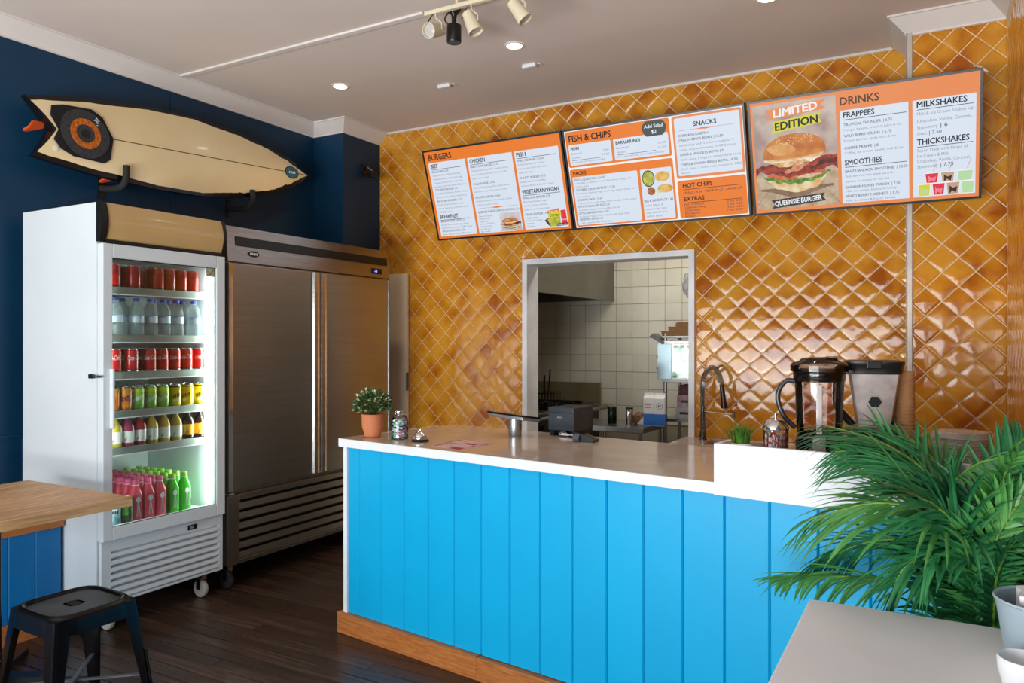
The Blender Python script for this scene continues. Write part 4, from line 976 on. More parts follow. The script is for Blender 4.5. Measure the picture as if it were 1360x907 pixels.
def shelf_row(proto, zs, front, back, name, cat, group, face=-.45, dx=.075):
    sp = [(-3.562, y, zs, face+rd.uniform(-.35, .35), ('f', i)) for i, y in enumerate(front)]
    sp += [(-3.562-dx, y, zs, face+rd.uniform(-.5, .5), ('b', i)) for i, y in enumerate(back)]
    def lab(k, w): return '%s, %s from left, %s row' % (name, ORD[w[1]], 'front' if w[0] == 'f' else 'back')
    place(proto, sp, lab, cat, group)
p = can(dict(name='drink_can', m=DRED, band=[(.004, .009, DINK)], text=[('Coca-Cola', .074, .018, .060, .012, .35, .0, DINK)]))
shelf_row(p, SHZ[0], [Yc(c) for c in (76, 270, 500, 612, 724, 836)], [Yc(c)-.02 for c in (70, 192, 330, 452, 574, 696, 818)], 'dark red can with black script on the top shelf', 'can', 'dark red cans on the top fridge shelf')
# water bottles
PET = mat('clear_plastic', (226,238,238), .1, trans=.8, ior=1.12, col2=(214,228,230))
def water():
    t = link('water_bottle', None); R = .036
    part('bottle', MB().lathe([(R*.8, 0), (R, .008), (R, .05), (R*.93, .056), (R, .062), (R, .105), (R*.96, .108), (R, .112), (R*.97, .125), (R*.8, .148), (R*.5, .165), (.013, .172), (.013, .180)], 20), PET, t, smooth=True)
    part('label_band', MB().lathe([(R+.0006, .066), (R+.0006, .102)], 20, cap=False), mat('water_label', (188,204,214), .35, col2=(60,110,170), nscale=22, ramp=(.52,.60)), t, smooth=True)
    part('cap', MB().lathe([(.0148, .174), (.0152, .176), (.0152, .189), (.013, .191), (0, .191)], 16, cap=False), mat('blue_cap', (30,78,178), .4, col2=(24,68,164)), t, smooth=True)
    return t
p = water()
shelf_row(p, SHZ[1], [Yc(c) for c in (95, 300, 432, 558, 684, 850)], [Yc(c)-.02 for c in (150, 285, 420, 590, 724, 858)], 'clear water bottle with blue cap on the second shelf', 'bottle', 'water bottles on the second fridge shelf')
p = can(dict(name='cola_can', m=COLA, band=[(.004, .008, ALU)], text=[('Coca-Cola', .060, .024, .066, .012, .35, .06, WHT)]))
shelf_row(p, SHZ[2], [Yc(c) for c in (84, 250, 425, 543, 661, 779, 897)], [Yc(c)-.02 for c in (150, 330, 480, 600, 720)], 'bright red cola can with white script on the third shelf', 'can', 'red cola cans on the third fridge shelf')
ORC = mat('orange_can', (226,130,44), .28, col2=(206,104,26), nscale=18, coat=.3)
p = can(dict(name='orange_soda_can', m=ORC, band=[(.088, .104, mat('leaf_green', (96,140,40), .4, col2=(226,130,44), nscale=40))], text=[('FANTA', .044, .026, .058, .03, .0, .12, mat('print_navy', (26,34,70), .4, col2=(30,40,80)))]))
shelf_row(p, SHZ[3], [Yc(68), Yc(188)], [Yc(64)-.02, Yc(184)-.02], 'orange soda can on the fourth shelf', 'can', 'orange soda cans on the fourth fridge shelf', face=-.75)
GRC = mat('green_can', (40,160,70), .28, col2=(176,206,50), nscale=14, coat=.3)
p = can(dict(name='lime_soda_can', m=GRC, band=[(.086, .104, mat('lime_yellow', (206,210,60), .35, col2=(190,200,50)))], text=[('Sprite', .040, .026, .060, .02, .2, .45, WHT)]))
shelf_row(p, SHZ[3], [Yc(308), Yc(428), Yc(548)], [Yc(304)-.02, Yc(424)-.02, Yc(544)-.02], 'green lemonade can on the fourth shelf', 'can', 'green lemonade cans on the fourth fridge shelf', face=-.7)
YEC = mat('yellow_can', (226,204,40), .28, col2=(214,188,26), nscale=8, coat=.3)
p = can(dict(name='lemon_soda_can', m=YEC, band=[(.1, .106, DINK)], text=[(None, .046, .020, .046, .02, .0, .3, DINK), (None, .026, .013, .03, .02, .0, .3, WHT)]))
shelf_row(p, SHZ[3], [Yc(668), Yc(788), Yc(906)], [Yc(664)-.02, Yc(784)-.02, Yc(902)-.02], 'yellow lemon can on the fourth shelf', 'can', 'yellow lemon cans on the fourth fridge shelf', face=-.6)
# glass juice bottles on the fifth shelf
def juice(nm, liq, cap, lab_col, lab_c2, text_=None, dark=False):
    t = link(nm, None); R = .0325
    part('bottle', MB().lathe([(R*.86, 0), (R, .006), (R, .088), (R*.92, .104), (R*.62, .118), (.0135, .132), (.0135, .150)], 20), liq, t, smooth=True)
    part('label_band', MB().lathe([(R+.0006, .020), (R+.0006, .078)], 20, cap=False), mat('lb_'+nm+str(lab_c2), lab_col, .45, col2=lab_c2, nscale=26, ramp=(.55,.62)), t, smooth=True)
    part('cap', MB().lathe([(.0155, .147), (.0155, .158), (.013, .160), (0, .160)], 14, cap=False), cap, t, smooth=True)
    if text_:
        q = MB(); wrap_text(q, text_, R+.0012, .058, .010, .05, .01, .2); part('lettering', q, mat('print_navy', (26,34,70), .4), t)
    return t
GOLDC = mat('silver_cap', (214,210,196), .3, .8, col2=(200,196,182))
def jl(nm, col, c2): return mat('juice_'+nm, col, .08, col2=c2, nscale=6, coat=.5)
jspec = [('pale yellow juice', (206,186,60), (190,170,50), (120,70,130), 84), ('purple pink juice', (170,50,90), (150,40,80), (190,60,90), 188), ('red juice', (186,30,36), (166,24,30), (222,90,60), 292), ('golden juice beside the red one', (212,172,50), (196,156,40), (90,160,60), 396), ('golden juice in the middle', (214,176,54), (196,156,40), (90,160,60), 500), ('golden juice beside the dark bottles', (212,178,56), (196,160,40), (120,170,60), 604)]
for n_, c1, c2, lc, cx in jspec:
    o = juice('juice_bottle', jl(n_, c1, c2), GOLDC, (236,234,226), lc, 'Juice' if False else None)
    o.location = (-3.562, Yc(cx, 6.479), SHZ[4]); o.rotation_euler = (0, 0, -.5)
    tag(o, 'glass bottle of %s with white label, fifth shelf' % n_, 'bottle', 'juice bottles on the fifth fridge shelf')
    tag(copy_tree(o, (-3.64, Yc(cx, 6.479)-.02, SHZ[4]), rz=-.6), 'glass bottle behind the %s on fifth shelf' % n_, 'bottle', 'juice bottles on the fifth fridge shelf')
for i, cx in enumerate((708, 812)):
    o = juice('ginger_bottle', jl('dark', (40,20,10), (52,26,12)), mat('orange_cap', (214,120,60), .4, col2=(200,108,50)), (236,180,40), (200,70,30))
    o.location = (-3.562, Yc(cx, 6.479), SHZ[4]); o.rotation_euler = (0, 0, -.4)
    tag(o, ('dark brown bottle with yellow label next to the juice bottles', 'dark brown bottle with yellow label next to the light tube')[i], 'bottle', 'dark bottles on the fifth fridge shelf')
# square flavoured drink bottles at the bottom
def sq(mb, rings, n=24, e=4.5):
    vs = []; fs = []
    for r, z, ee in rings:
        for k in range(n):
            a = 2*PI*k/n; c, s = math.cos(a), math.sin(a); q = (abs(c)**ee+abs(s)**ee)**(-1/ee); vs.append((r*q*c, r*q*s, z))
    for i in range(len(rings)-1):
        for k in range(n): k2 = (k+1) % n; fs.append((i*n+k, i*n+k2, (i+1)*n+k2, (i+1)*n+k))
    fs.append(tuple(range(n-1, -1, -1))); fs.append(tuple((len(rings)-1)*n+k for k in range(n)))
    return mb.add(vs, fs)
def aloe(nm, liq, capm):
    t = link(nm, None)
    part('bottle', sq(MB(), [(.0255, 0, 5), (.028, .006, 5), (.028, .13, 5), (.0265, .145, 4), (.017, .178, 2.5), (.0125, .185, 2), (.0125, .192, 2)]), liq, t, smooth=True)
    q = MB()
    vs = [(.0287, .012*math.cos(2*PI*k/18)+.002, .112+.015*math.sin(2*PI*k/18)) for k in range(18)]; q.add(vs, [tuple(range(18))])
    for dy in (-.004, .002, .008): q.tube([(.0287, dy*.4, .098), (.0288, dy, .06), (.0287, dy*1.5, .03)], .0012, 4)
    part('printed_motif', q, WHT, t)
    part('cap', MB().lathe([(.0165, .186), (.0172, .188), (.0172, .207), (.015, .210), (0, .210)], 16, cap=False), capm, t, smooth=True)
    part('neck_ring', MB().lathe([(.0135, .181), (.0185, .1835), (.0185, .186), (.0135, .187)], 16), WHT, t, smooth=True)
    return t
pk = aloe('pink_drink_bottle', mat('pink_drink', (232,84,100), .12, col2=(220,66,86), nscale=12, coat=.4), mat('pink_cap', (236,92,140), .4, col2=(226,82,130)))
spots = []
YP0 = [2.303, 2.372, 2.441, 2.510, 2.579]
for r in range(7):
    for c_, y in enumerate(YP0):
        if r < 2 and c_ < 2: continue
        spots.append((-3.565-r*.064, y, .485, -.12, (r, c_)))
cols = ['leftmost', 'second', 'middle', 'fourth', 'rightmost']; rws = ['front', 'second', 'third', 'fourth', 'fifth', 'sixth', 'rear']
place(pk, spots, lambda k, w: 'pink drink bottle on the fridge floor, %s column, %s row' % (cols[w[1]], rws[w[0]]), 'bottle', 'pink drink bottles on the fridge floor')
gk = aloe('green_drink_bottle', mat('green_drink', (70,190,36), .12, col2=(50,172,24), nscale=12, coat=.4), mat('lime_cap', (150,214,60), .4, col2=(140,204,50)))
spots = []
for r in range(7):
    for c_, y in enumerate((2.655, 2.728)): spots.append((-3.565-r*.064, y, .485, -.12, (r, c_)))
place(gk, spots, lambda k, w: 'green drink bottle on the fridge floor, %s column, %s row' % (('left', 'right')[w[1]], rws[w[0]]), 'bottle', 'green drink bottles on the fridge floor')
TEAL = mat('teal_can', (60,150,160), .3, .3, col2=(40,120,136), nscale=22, coat=.2)
tc = can(dict(name='teal_can', m=TEAL, text=[(None, .05, .016, .044, .02, 0, 0, WHT)]), .0315, .150)
for k, (x, y, lb) in enumerate(((-3.545, 2.247, 'teal can on the fridge floor nearest the door handle'), (-3.615, 2.28, 'teal can on the fridge floor behind the nearest one'))):
    o = tc if k == 0 else copy_tree(tc); o.location = (x, y, .485); o.rotation_euler = (0, 0, -.7); tag(o, lb, 'can', 'tall cans on the fridge floor')
o = can(dict(name='pale_teal_can', m=mat('pale_teal_can', (110,172,182), .3, .2, col2=(190,200,200), nscale=30, coat=.2), text=[(None, .07, .014, .05, .02, .2, 0, DINK)]), .0325, .128)
o.location = (-3.545, 2.312, .485); o.rotation_euler = (0, 0, -.6); tag(o, 'pale teal can between the tall teal cans and dark green can', 'can', 'tall cans on the fridge floor')
o = can(dict(name='dark_green_can', m=mat('dark_patterned_can', (22,40,26), .3, .2, col2=(86,120,60), nscale=60, coat=.2), text=[(None, .05, .04, .03, .03, .0, 0, mat('print_lime', (130,200,60), .4, col2=(120,190,50)))]), .0315, .140)
o.location = (-3.548, 2.377, .485); o.rotation_euler = (0, 0, -.6); tag(o, 'dark green patterned can in front of the pink bottles', 'can', 'tall cans on the fridge floor')
# ================================================================== things on the counter
# potted plant
c = onc(495, 580)
pp_ = thing('potted_plant', 'small leafy plant with pale flowers in terracotta-coloured pot', 'plant', c)
part('pot', MB().lathe([(.036, 0), (.040, .003), (.042, .02), (.052, .05), (.054, .108), (.056, .112), (.049, .112), (.047, .098), (0, .096)], 28), mat('terracotta', (206,126,86), .6, col2=(196,116,76), nscale=10), pp_, smooth=True)
rr = random.Random(8); lf = MB(); ptl = MB(); stm = MB()
for k in range(520):
    a = rr.uniform(0, 2*PI); e = math.acos(rr.uniform(-.25, 1)); R = rr.uniform(.055, .092)
    d = Vector((math.sin(e)*math.cos(a), math.sin(e)*math.sin(a), math.cos(e)*.9)); p = Vector((0, 0, .145))+d*R
    if k % 5 == 0: stm.tube([(0, 0, .10), tuple(Vector((0, 0, .12))*.5+p*.5), tuple(p)], .001, 4)
    for j in range(2):
        t = (d+Vector((rr.uniform(-.8, .8), rr.uniform(-.8, .8), rr.uniform(-.4, .8)))).normalized(); s = t.cross(Vector((rr.uniform(-1, 1), rr.uniform(-1, 1), rr.uniform(-1, 1)))).normalized(); l = rr.uniform(.014, .024)
        m_ = ptl if (k % 4 == 0 and R > .07) else lf
        nn = t.cross(s)*.002
        m_.add([p, p+t*l*.5+s*l*.22+nn, p+t*l, p+t*l*.5-s*l*.22+nn], [(0, 1, 2, 3)])
part('foliage', lf, mat('leaf_green_dark', (58,92,42), .5, col2=(38,70,30), nscale=40), pp_, kind='stuff')
part('flowers', ptl, mat('pale_bud', (206,214,176), .5, col2=(170,186,130), nscale=40), pp_, kind='stuff')
part('stems', stm, mat('stem_green', (70,88,44), .6, col2=(60,76,36)), pp_)
# wrapped sweets jar
c = onc(531, 583)
jr = thing('sweets_jar', 'clear glass jar of wrapped mints with metal lid', 'jar', c)
part('glass', MB().lathe([(.036, 0), (.040, .004), (.041, .085), (.036, .102), (.025, .112), (.025, .124)], 24, cap=False), pane('jar_glass', (.97,.985,.98), .10), jr, smooth=True)
part('lid', MB().lathe([(.027, .118), (.028, .120), (.028, .134), (.026, .136), (0, .136)], 20), CHROME, jr, smooth=True)
rr = random.Random(3); cm = [mat('mint_green', (90,190,160), .4, col2=(120,206,180)), mat('mint_white', (226,228,230), .4, col2=(214,216,220)), mat('mint_dark', (70,60,80), .4, col2=(90,70,90)), mat('mint_pink', (214,120,150), .4, col2=(200,108,140))]
for k in range(108):
    z = .008+.0092*(k//11)+rr.uniform(-.002, .002); a = rr.uniform(0, 2*PI); R = .031*math.sqrt(rr.uniform(.2, 1))
    M = Matrix.Translation((R*math.cos(a), R*math.sin(a), z)) @ Matrix.Rotation(rr.uniform(0, PI), 4, 'Z') @ Matrix.Rotation(rr.uniform(-.7, .7), 4, 'X')
    part('wrapped_mint', MB().box(-.010, -.006, -.003, .010, .006, .003, .0015).xf(M), cm[rr.choice((0, 0, 1, 1, 1, 2, 3))], jr)
# service bell
c = onc(558, 586)
be = thing('service_bell', 'chrome service bell on black base', 'bell', c)
part('base', MB().lathe([(.040, 0), (.042, .004), (.040, .008), (.03, .010), (0, .010)], 26), BLACK, be, smooth=True)
part('dome', MB().lathe([(.036, .012), (.037, .015), (.034, .026), (.026, .038), (.013, .046), (0, .048)], 26, cap=False), CHROME, be, smooth=True)
part('button', MB().lathe([(.003, .046), (.003, .056), (.006, .058), (.005, .062), (0, .063)], 12), CHROME, be, smooth=True)
# menus lying flat
PAP = mat('menu_paper', (214,186,190), .5, col2=(196,150,160), nscale=26); PRED = mat('menu_red', (176,52,58), .5, col2=(150,40,46), nscale=30)
for k, (q, lb) in enumerate(((((573,592), (592,588.5), (640,591.5), (612,598.5)), 'pink printed menu sheet nearer the service bell'), (((592,586.5), (612,583.5), (654,589), (632,592.5)), 'pink printed menu sheet nearer the tablet stand'))):
    P4 = [onc(*p, z=.9342+.0006*k) for p in q]; c = sum(P4, Vector())/4
    t = thing('menu_sheet', lb, 'menu', c, group='printed menu sheets on the counter')
    vs = [tuple(p-c) for p in P4]+[tuple(p-c+Vector((0, 0, .0006))) for p in P4]
    part('paper', MB().add(vs, [(0,3,2,1), (4,5,6,7), (0,1,5,4), (1,2,6,5), (2,3,7,6), (3,0,4,7)]), PAP, t)
    def Lp(u, v): return tuple((P4[0]*(1-u)*(1-v)+P4[1]*u*(1-v)+P4[2]*u*v+P4[3]*(1-u)*v)-c+Vector((0, 0, .0009)))
    for (u0, u1, v0, v1) in ((.05,.95,.04,.10), (.05,.35,.55,.9), (.5,.9,.86,.94)): part('red_print', MB().add([Lp(u0,v0), Lp(u1,v0), Lp(u1,v1), Lp(u0,v1)], [(0,1,2,3)]), PRED, t)
# tablet on a silver stand
c = onc(684, 579)
tab = thing('tablet_stand', 'silver tablet till on a short round stand', 'tablet', c)
ALS = mat('satin_silver', (190,192,194), .3, .9, col2=(176,178,180))
part('post', MB().lathe([(.0315, 0), (.0325, .003), (.0325, .055), (.030, .09), (0, .09)], 28), ALS, tab, smooth=True)
Rt = Matrix.Rotation(CR, 4, 'Z') @ Matrix.Translation((-.005, 0, .095)) @ Matrix.Rotation(math.radians(-8), 4, 'X') @ Matrix.Rotation(math.radians(3), 4, 'Y')
part('cradle', MB().box(-.108, -.075, -.012, .108, .075, .004, .006).xf(Rt), ALS, tab, smooth=True)
part('tablet', MB().box(-.113, -.079, .004, .106, .079, .012, .004).xf(Rt), BLACKG, tab)
# receipt printer
c = onc(748, 580); c += Vector((0, .07, 0))
prn = thing('receipt_printer', 'charcoal receipt printer with white cables under it', 'printer', c, CR-.02)
part('body', MB().prism([(-.075,.03), (.075,.03), (.075,.115), (.066,.142), (-.066,.142), (-.075,.13)], -.072, .10, 'y'), DGREY, prn)
part('cover', MB().box(-.0755, -.075, .112, .0755, .1, .116).box(-.074, -.074, .117, .074, .1, .143, .004), DGREY, prn)
part('foot_frame', MB().box(-.073, -.06, 0, -.05, .1, .031).box(.05, -.06, 0, .073, .1, .031).box(-.05, .03, 0, .05, .1, .03), BLACK, prn)
q = MB(); text(q, 'EPSON', lambda x, y: (-.018+x, -.0765, .0905+y), .0068, .03, .01); part('lettering', q, WHT, prn)
q = MB()
for k in range(4): q.tube(catmull([(-.045+k*.01, -.02, .012+k*.004), (-.01+k*.012, -.066, .01+.006*(k % 2)), (.03, -.06+.008*k, .008), (.055, -.068, .012), (.07, -.05, .005)], 5), .0035, 6)
part('cables', q, WHT, prn, 'loose white cables')
c = onc(776, 586)
ct = thing('card_terminal', 'small black card terminal beside the receipt printer', 'card reader', c, CR+.1)
part('body', MB().prism([(-.04,0), (.06,0), (.062,.012), (.0,.036), (-.034,.042), (-.042,.03)], -.035, .03, 'y'), BLACK, ct)
part('screen', MB().prism([(-.032,.0425), (-.0,.0372), (.0,.038), (-.032,.0433)], -.028, .024, 'y'), BLACKG, ct)
part('roller', MB().cyl((-.036, -.036, .018), (-.005, -.036, .018), .016, seg=16), GREYP, ct, smooth=True)
# grass plant behind the upstand
gpos = atY(984, 600, 3.0); gpos.z = .934
jpos = atY(1030, 600, 2.93); b1p = atY(1088, 600, 3.02); b2p = atY(1160, 600, 3.15); cpp = atY(1199, 600, 3.205)
gp_ = thing('grass_plant', 'tuft of artificial green grass behind the white upstand', 'plant', gpos)
part('pot', MB().lathe([(.035, 0), (.045, .075), (.041, .075), (.040, .066), (0, .066)], 20), WHITE, gp_, smooth=True)
g = MB(); rr = random.Random(2)
for k in range(170):
    a = rr.uniform(0, 2*PI); r0 = .03*math.sqrt(rr.random()); d = Vector((math.cos(a), math.sin(a), 0)); p = d*r0+Vector((0, 0, .06)); l = rr.uniform(.06, .11); b = rr.uniform(.2, .9)*(.3+r0/.03); s = Vector((-d.y, d.x, 0)).lerp(Vector((rr.uniform(-1, 1), rr.uniform(-1, 1), 0)), .4).normalized()*.0022
    q1 = p+Vector((0, 0, l*.6))+d*l*.22*b; q2 = p+Vector((0, 0, l*(1-.25*b)))+d*l*.6*b
    g.add([p-s, p+s, q1+s*.8, q1-s*.8, q2], [(0,1,2,3), (3,2,4)])
part('blades', g, mat('grass_blade', (96,150,50), .5, col2=(60,110,30), nscale=30), gp_, kind='stuff')
# straw jar
sj = thing('straw_jar', 'glass jar of red-striped paper straws with metal lid', 'jar', (jpos.x, jpos.y, .934))
part('glass', MB().lathe([(.043, 0), (.045, .003), (.045, .140)], 28, cap=False), pane('jar_glass'), sj, smooth=True)
part('base', MB().lathe([(.046, 0), (.046, .012), (0, .012)], 24), CHROME, sj, smooth=True)
part('lid', MB().lathe([(.046, .138), (.047, .142), (.047, .15), (.044, .156), (.034, .172), (.020, .182), (0, .183)], 28, cap=False), CHROME, sj, smooth=True)
part('lid_knob', MB().lathe([(.004, .18), (.004, .192), (.006, .194), (.006, .2), (0, .201)], 12), CHROME, sj, smooth=True)
def straw_mat():
    m = bpy.data.materials.new('striped_straw'); m.use_nodes = True; N = m.node_tree.nodes; L = m.node_tree.links; b = N['Principled BSDF']
    tcn = N.new('ShaderNodeTexCoord'); wv = N.new('ShaderNodeTexWave'); wv.bands_direction = 'DIAGONAL'; wv.inputs['Scale'].default_value = 26
    L.new(tcn.outputs['Object'], wv.inputs[0]); r = N.new('ShaderNodeValToRGB'); r.color_ramp.interpolation = 'CONSTANT'
    r.color_ramp.elements[0].color = lin((206,36,54)); r.color_ramp.elements[1].color = lin((240,232,230)); r.color_ramp.elements[1].position = .22
    L.new(wv.outputs[1], r.inputs[0]); L.new(r.outputs[0], b.inputs['Base Color']); b.inputs['Roughness'].default_value = .6
    return m
STW = straw_mat(); rr = random.Random(6)
for k in range(34):
    a = k*2.4; r0 = .039*math.sqrt((k+.5)/34)
    part('straw', MB().tube([(r0*math.cos(a), r0*math.sin(a), .013), (r0*math.cos(a+.12), r0*math.sin(a+.12), .118+rr.uniform(0, .012))], .0034, 8), STW, sj, smooth=True)
# blenders
SMOKE = pane('smoked_plastic', (.80,.72,.68), .12, .06); SMOKED = pane('dark_smoked_lid', (.62,.57,.55), .12, .06)
b1 = thing('jug_blender', 'round blender with smoky jug, red measure marks and chrome base', 'blender', (b1p.x, b1p.y, .934), .13)
part('base_ring', MB().lathe([(.088, 0), (.090, .006), (.089, .028), (.085, .034), (0, .034)], 32), mat('satin_silver', (190,192,194), .3, .9), b1, smooth=True)
part('motor_base', MB().lathe([(.084, .034), (.083, .09), (.080, .112), (.074, .122), (0, .122)], 32), BLACKG, b1, smooth=True)
part('front_plate', MB().box(-.022, -.088, .045, .022, -.078, .118, .003), ALS, b1)
jg = part('jug', MB().lathe([(.066, .120), (.077, .128), (.080, .16), (.086, .33)], 32, cap=False), SMOKE, b1, 'smoky clear jug', smooth=True)
part('blade_hub', MB().lathe([(.028, .122), (.028, .135), (.012, .15), (0, .152)], 16), CHROME, b1, smooth=True)
part('jug_rib', MB().box(-.010, -.0905, .13, .010, -.0835, .31, .003), mat('clear_rib', (196,190,188), .15, col2=(176,170,168)), jg)
q = MB()
for ax in (-.55, .42):
    for k in range(6):
        z = .165+k*.026; R = .0815+.006*(z-.16)/.17+.0005; a0 = -PI/2+ax
        q.add([(R*math.cos(a0+s), R*math.sin(a0+s), z+t) for s, t in ((-.07, 0), (.07, 0), (.07, .004), (-.07, .004))], [(0,1,2,3)])
part('measure_marks', q, mat('mark_red', (190,30,34), .5, col2=(176,24,28)), jg)
part('lid_collar', MB().lathe([(.087, .318), (.090, .322), (.092, .35), (.090, .362), (.080, .366)], 32), SMOKED, b1, 'dark smoky lid', smooth=True)
ld = part('lid', MB().lathe([(.090, .352), (.101, .356), (.102, .378), (.094, .388), (.07, .394), (.062, .404), (.03, .408), (0, .408)], 32), SMOKED, b1, smooth=True)
part('lid_seal', MB().lathe([(.085, .322), (.0865, .326), (.0865, .346), (.085, .348)], 32, cap=False), BLACK, b1, smooth=True)
part('lid_cap', MB().box(.02, -.03, .392, .062, .02, .412, .006), SMOKED, ld)
part('spout', MB().prism([(.085,.345), (.118,.352), (.112,.362), (.085,.362)], -.02, .02, 'y'), SMOKED, ld)
part('handle', MB().tube(catmull([(-.082, 0, .318), (-.115, 0, .318), (-.142, 0, .28), (-.143, 0, .235), (-.120, 0, .18), (-.082, 0, .142)], 6), .0095, 10), mat('handle_smoke', (62,60,66), .25, col2=(54,52,58)), b1, smooth=True)
b2 = thing('square_blender', 'square tapered blender with black lid and frosted jug', 'blender', (b2p.x, b2p.y, .934), .13)
part('motor_base', sq(MB(), [(.085, 0, 5), (.086, .02, 5), (.078, .10, 5), (.066, .135, 5), (.05, .14, 5)]), BLACKG, b2, smooth=True)
part('base_post', MB().box(.052, -.05, .0, .080, .05, .165, .008), BLACKG, b2)
part('jug', sq(MB(), [(.052, .14, 6), (.058, .15, 6), (.086, .34, 6), (.088, .352, 6)]), mat('frosted_clear', (216,208,204), .22, col2=(180,172,172), nscale=14, trans=.25), b2, 'cloudy clear square jug', smooth=True)
part('jug_logo', MB().lathe([(.022, 0), (.022, .002), (0, .002)], 6, (0, -.0755, .245), rot=Matrix.Rotation(PI/2+.13, 3, 'X')), BLACK, b2)
part('lid', sq(MB(), [(.090, .346, 6), (.094, .350, 6), (.097, .376, 6), (.101, .382, 6), (.101, .392, 6), (.09, .396, 6)]), BLACK, b2, smooth=True)
part('lid_latch', MB().box(-.028, -.106, .366, .022, -.094, .396, .003), BLACKG, b2)
part('handle', MB().tube(catmull([(-.09, 0, .372), (-.122, 0, .36), (-.128, 0, .31), (-.128, 0, .23), (-.105, 0, .19), (-.07, 0, .15)], 6), .014, 10), BLACK, b2, smooth=True)
part('grip', MB().box(-.1435, -.006, .225, -.137, .006, .335, .002), ALS, b2)
# stacks of brown cups
def cups(x, y, n_, lab):
    pr = MB().lathe([(.029, 0), (.030, .002), (.0405, .103), (.0425, .106), (.0405, .109), (.039, .106), (.0285, .006), (0, .006)], 24)
    me = pr.mesh('paper_cup', mat('kraft_cup', (196,150,104), .6, col2=(184,138,94), nscale=12), True)
    for k in range(n_):
        o = link('paper_cup', me); o.location = (x, y, .935+k*.0135)
        tag(o, lab % ORD[k], 'cup', 'nested kraft cups behind the square blender')
cups(cpp.x, cpp.y, 19, 'brown paper cup, %s from the bottom of the stack behind square blender')
# clear lids stack
lp_ = MB().lathe([(.092, 0), (.094, .002), (.090, .006), (.086, .018), (.084, .02), (.078, .021), (0, .021)], 32, cap=False).mesh('plastic_bowl', mat('clear_bowl_plastic', (214,210,206), .14, trans=.55, ior=1.2, col2=(196,192,188), nscale=20), True)
for k in range(14):
    o = link('plastic_bowl', lp_); o.location = (.072+.002*math.sin(k*1.7), 3.03+.002*math.cos(k*2.1), .935+k*.0105)
    tag(o, 'clear shallow plastic bowl, %s from the bottom of the stack by the palm' % ORD[k], 'bowl', 'stack of clear plastic bowls')
# ================================================================== sink bench and tap at the back wall
sbn = thing('sink_bench', 'pale narrow sink bench against the amber tiled wall', 'bench', (-.8, 4.62, 0))
zb = .795
part('worktop', MB().box(-.60, -.20, zb-.035, -.42, .162, zb, .003).box(-.08, -.20, zb-.035, .655, .162, zb, .003).box(-.42, -.20, zb-.035, -.08, -.14, zb, .003).box(-.42, .10, zb-.035, -.08, .162, zb, .003), STONE, sbn)
part('sink_bowl', MB().box(-.42, -.14, zb-.19, -.08, .10, zb-.18).box(-.425, -.14, zb-.19, -.42, .10, zb-.036).box(-.08, -.14, zb-.19, -.075, .10, zb-.036).box(-.42, -.145, zb-.19, -.08, -.14, zb-.036).box(-.42, .10, zb-.19, -.08, .105, zb-.036), mat('sink_dark', (30,30,32), .4, .3, col2=(40,40,42)), sbn)
part('cupboard', MB().box(-.58, -.17, 0, .655, .155, .60).box(-.58, -.17, .60, .655, -.155, zb-.036).box(-.58, -.155, .60, -.565, .155, zb-.036), WHITE, sbn)
tp_ = thing('spring_tap', 'chrome spring-neck kitchen tap at the sink', 'tap', (-1.262, 4.66, zb))
BCH = mat('black_chrome', (150,150,152), .15, 1., col2=(130,130,132))
part('base', MB().lathe([(.026, 0), (.026, .008), (.020, .012), (.020, .055), (.015, .06), (.015, .2), (.011, .205), (0, .205)], 20), BCH, tp_, smooth=True)
arc = catmull([(0, 0, .2), (0, 0, .33), (.014, -.004, .40), (.055, -.01, .445), (.095, -.01, .42), (.115, -.012, .36), (.122, -.012, .32)], 9)
part('hose', MB().tube(arc, .007, 8), BLACK, tp_, smooth=True)
q = MB(); pts = []
nn = len(arc)
for k in range(nn*8):
    f = k/8; i = min(int(f), nn-2); p = arc[i].lerp(arc[i+1], f-i); t = (arc[i+1]-arc[i]).normalized(); a_ = t.cross(Vector((0, 1, 0))).normalized(); b_ = a_.cross(t); an = k*2*PI/8*1.0
    if i >= nn-9: break
    pts.append(p+(a_*math.cos(an*1.6)+b_*math.sin(an*1.6))*.0135)
q.tube(pts, .0036, 5); part('spring', q, CHROME, tp_, smooth=True)
part('spray_head', MB().cyl((.118, -.012, .345), (.132, -.012, .215), .013, .017, 14).cyl((.132, -.012, .215), (.134, -.012, .20), .021, .021, 14), BLACK, tp_, smooth=True)
part('side_spout', MB().tube([(0, 0, .175), (.10, -.03, .172), (.20, -.05, .168)], .006, 8).cyl((.20, -.05, .182), (.20, -.05, .150), .012, .012, 12), CHROME, tp_, smooth=True)
part('lever', MB().tube([(.02, -.02, .045), (.035, -.03, .12)], .004, 8), CHROME, tp_)
# ================================================================== kitchen beyond the opening
KS = mat('kitchen_steel', (150,148,142), .32, 1., col2=(128,126,120), nscale=3)
HSM = mat('hood_steel', (128,124,114), .45, .7, col2=(112,108,100), nscale=2.5)
hd = thing('extractor_hood', 'grey steel extractor hood hanging in the kitchen', 'hood', (-3.25, 5.77, 1.78))
part('canopy', MB().box(.628, -.82, 0, .64, .82, 1.0).box(-.70, -.82, 0, .628, -.808, 1.0).box(-.70, .808, 0, .628, .82, 1.0).box(-.70, -.808, .99, .628, .808, 1.0), HSM, hd)
part('filter_bank', MB().box(-.69, -.80, .22, .62, .80, .24), mat('hood_inside', (36,34,30), .6, .4, col2=(28,26,22)), hd)
part('gutter', MB().box(.622, -.826, -.012, .646, .82, .02, .003).box(-.70, -.826, -.012, .622, -.80, .02, .003), HSM, hd)
kb = thing('kitchen_bench', 'stainless kitchen bench with open legs beyond the opening', 'bench', (-2.10, 5.32, 0))
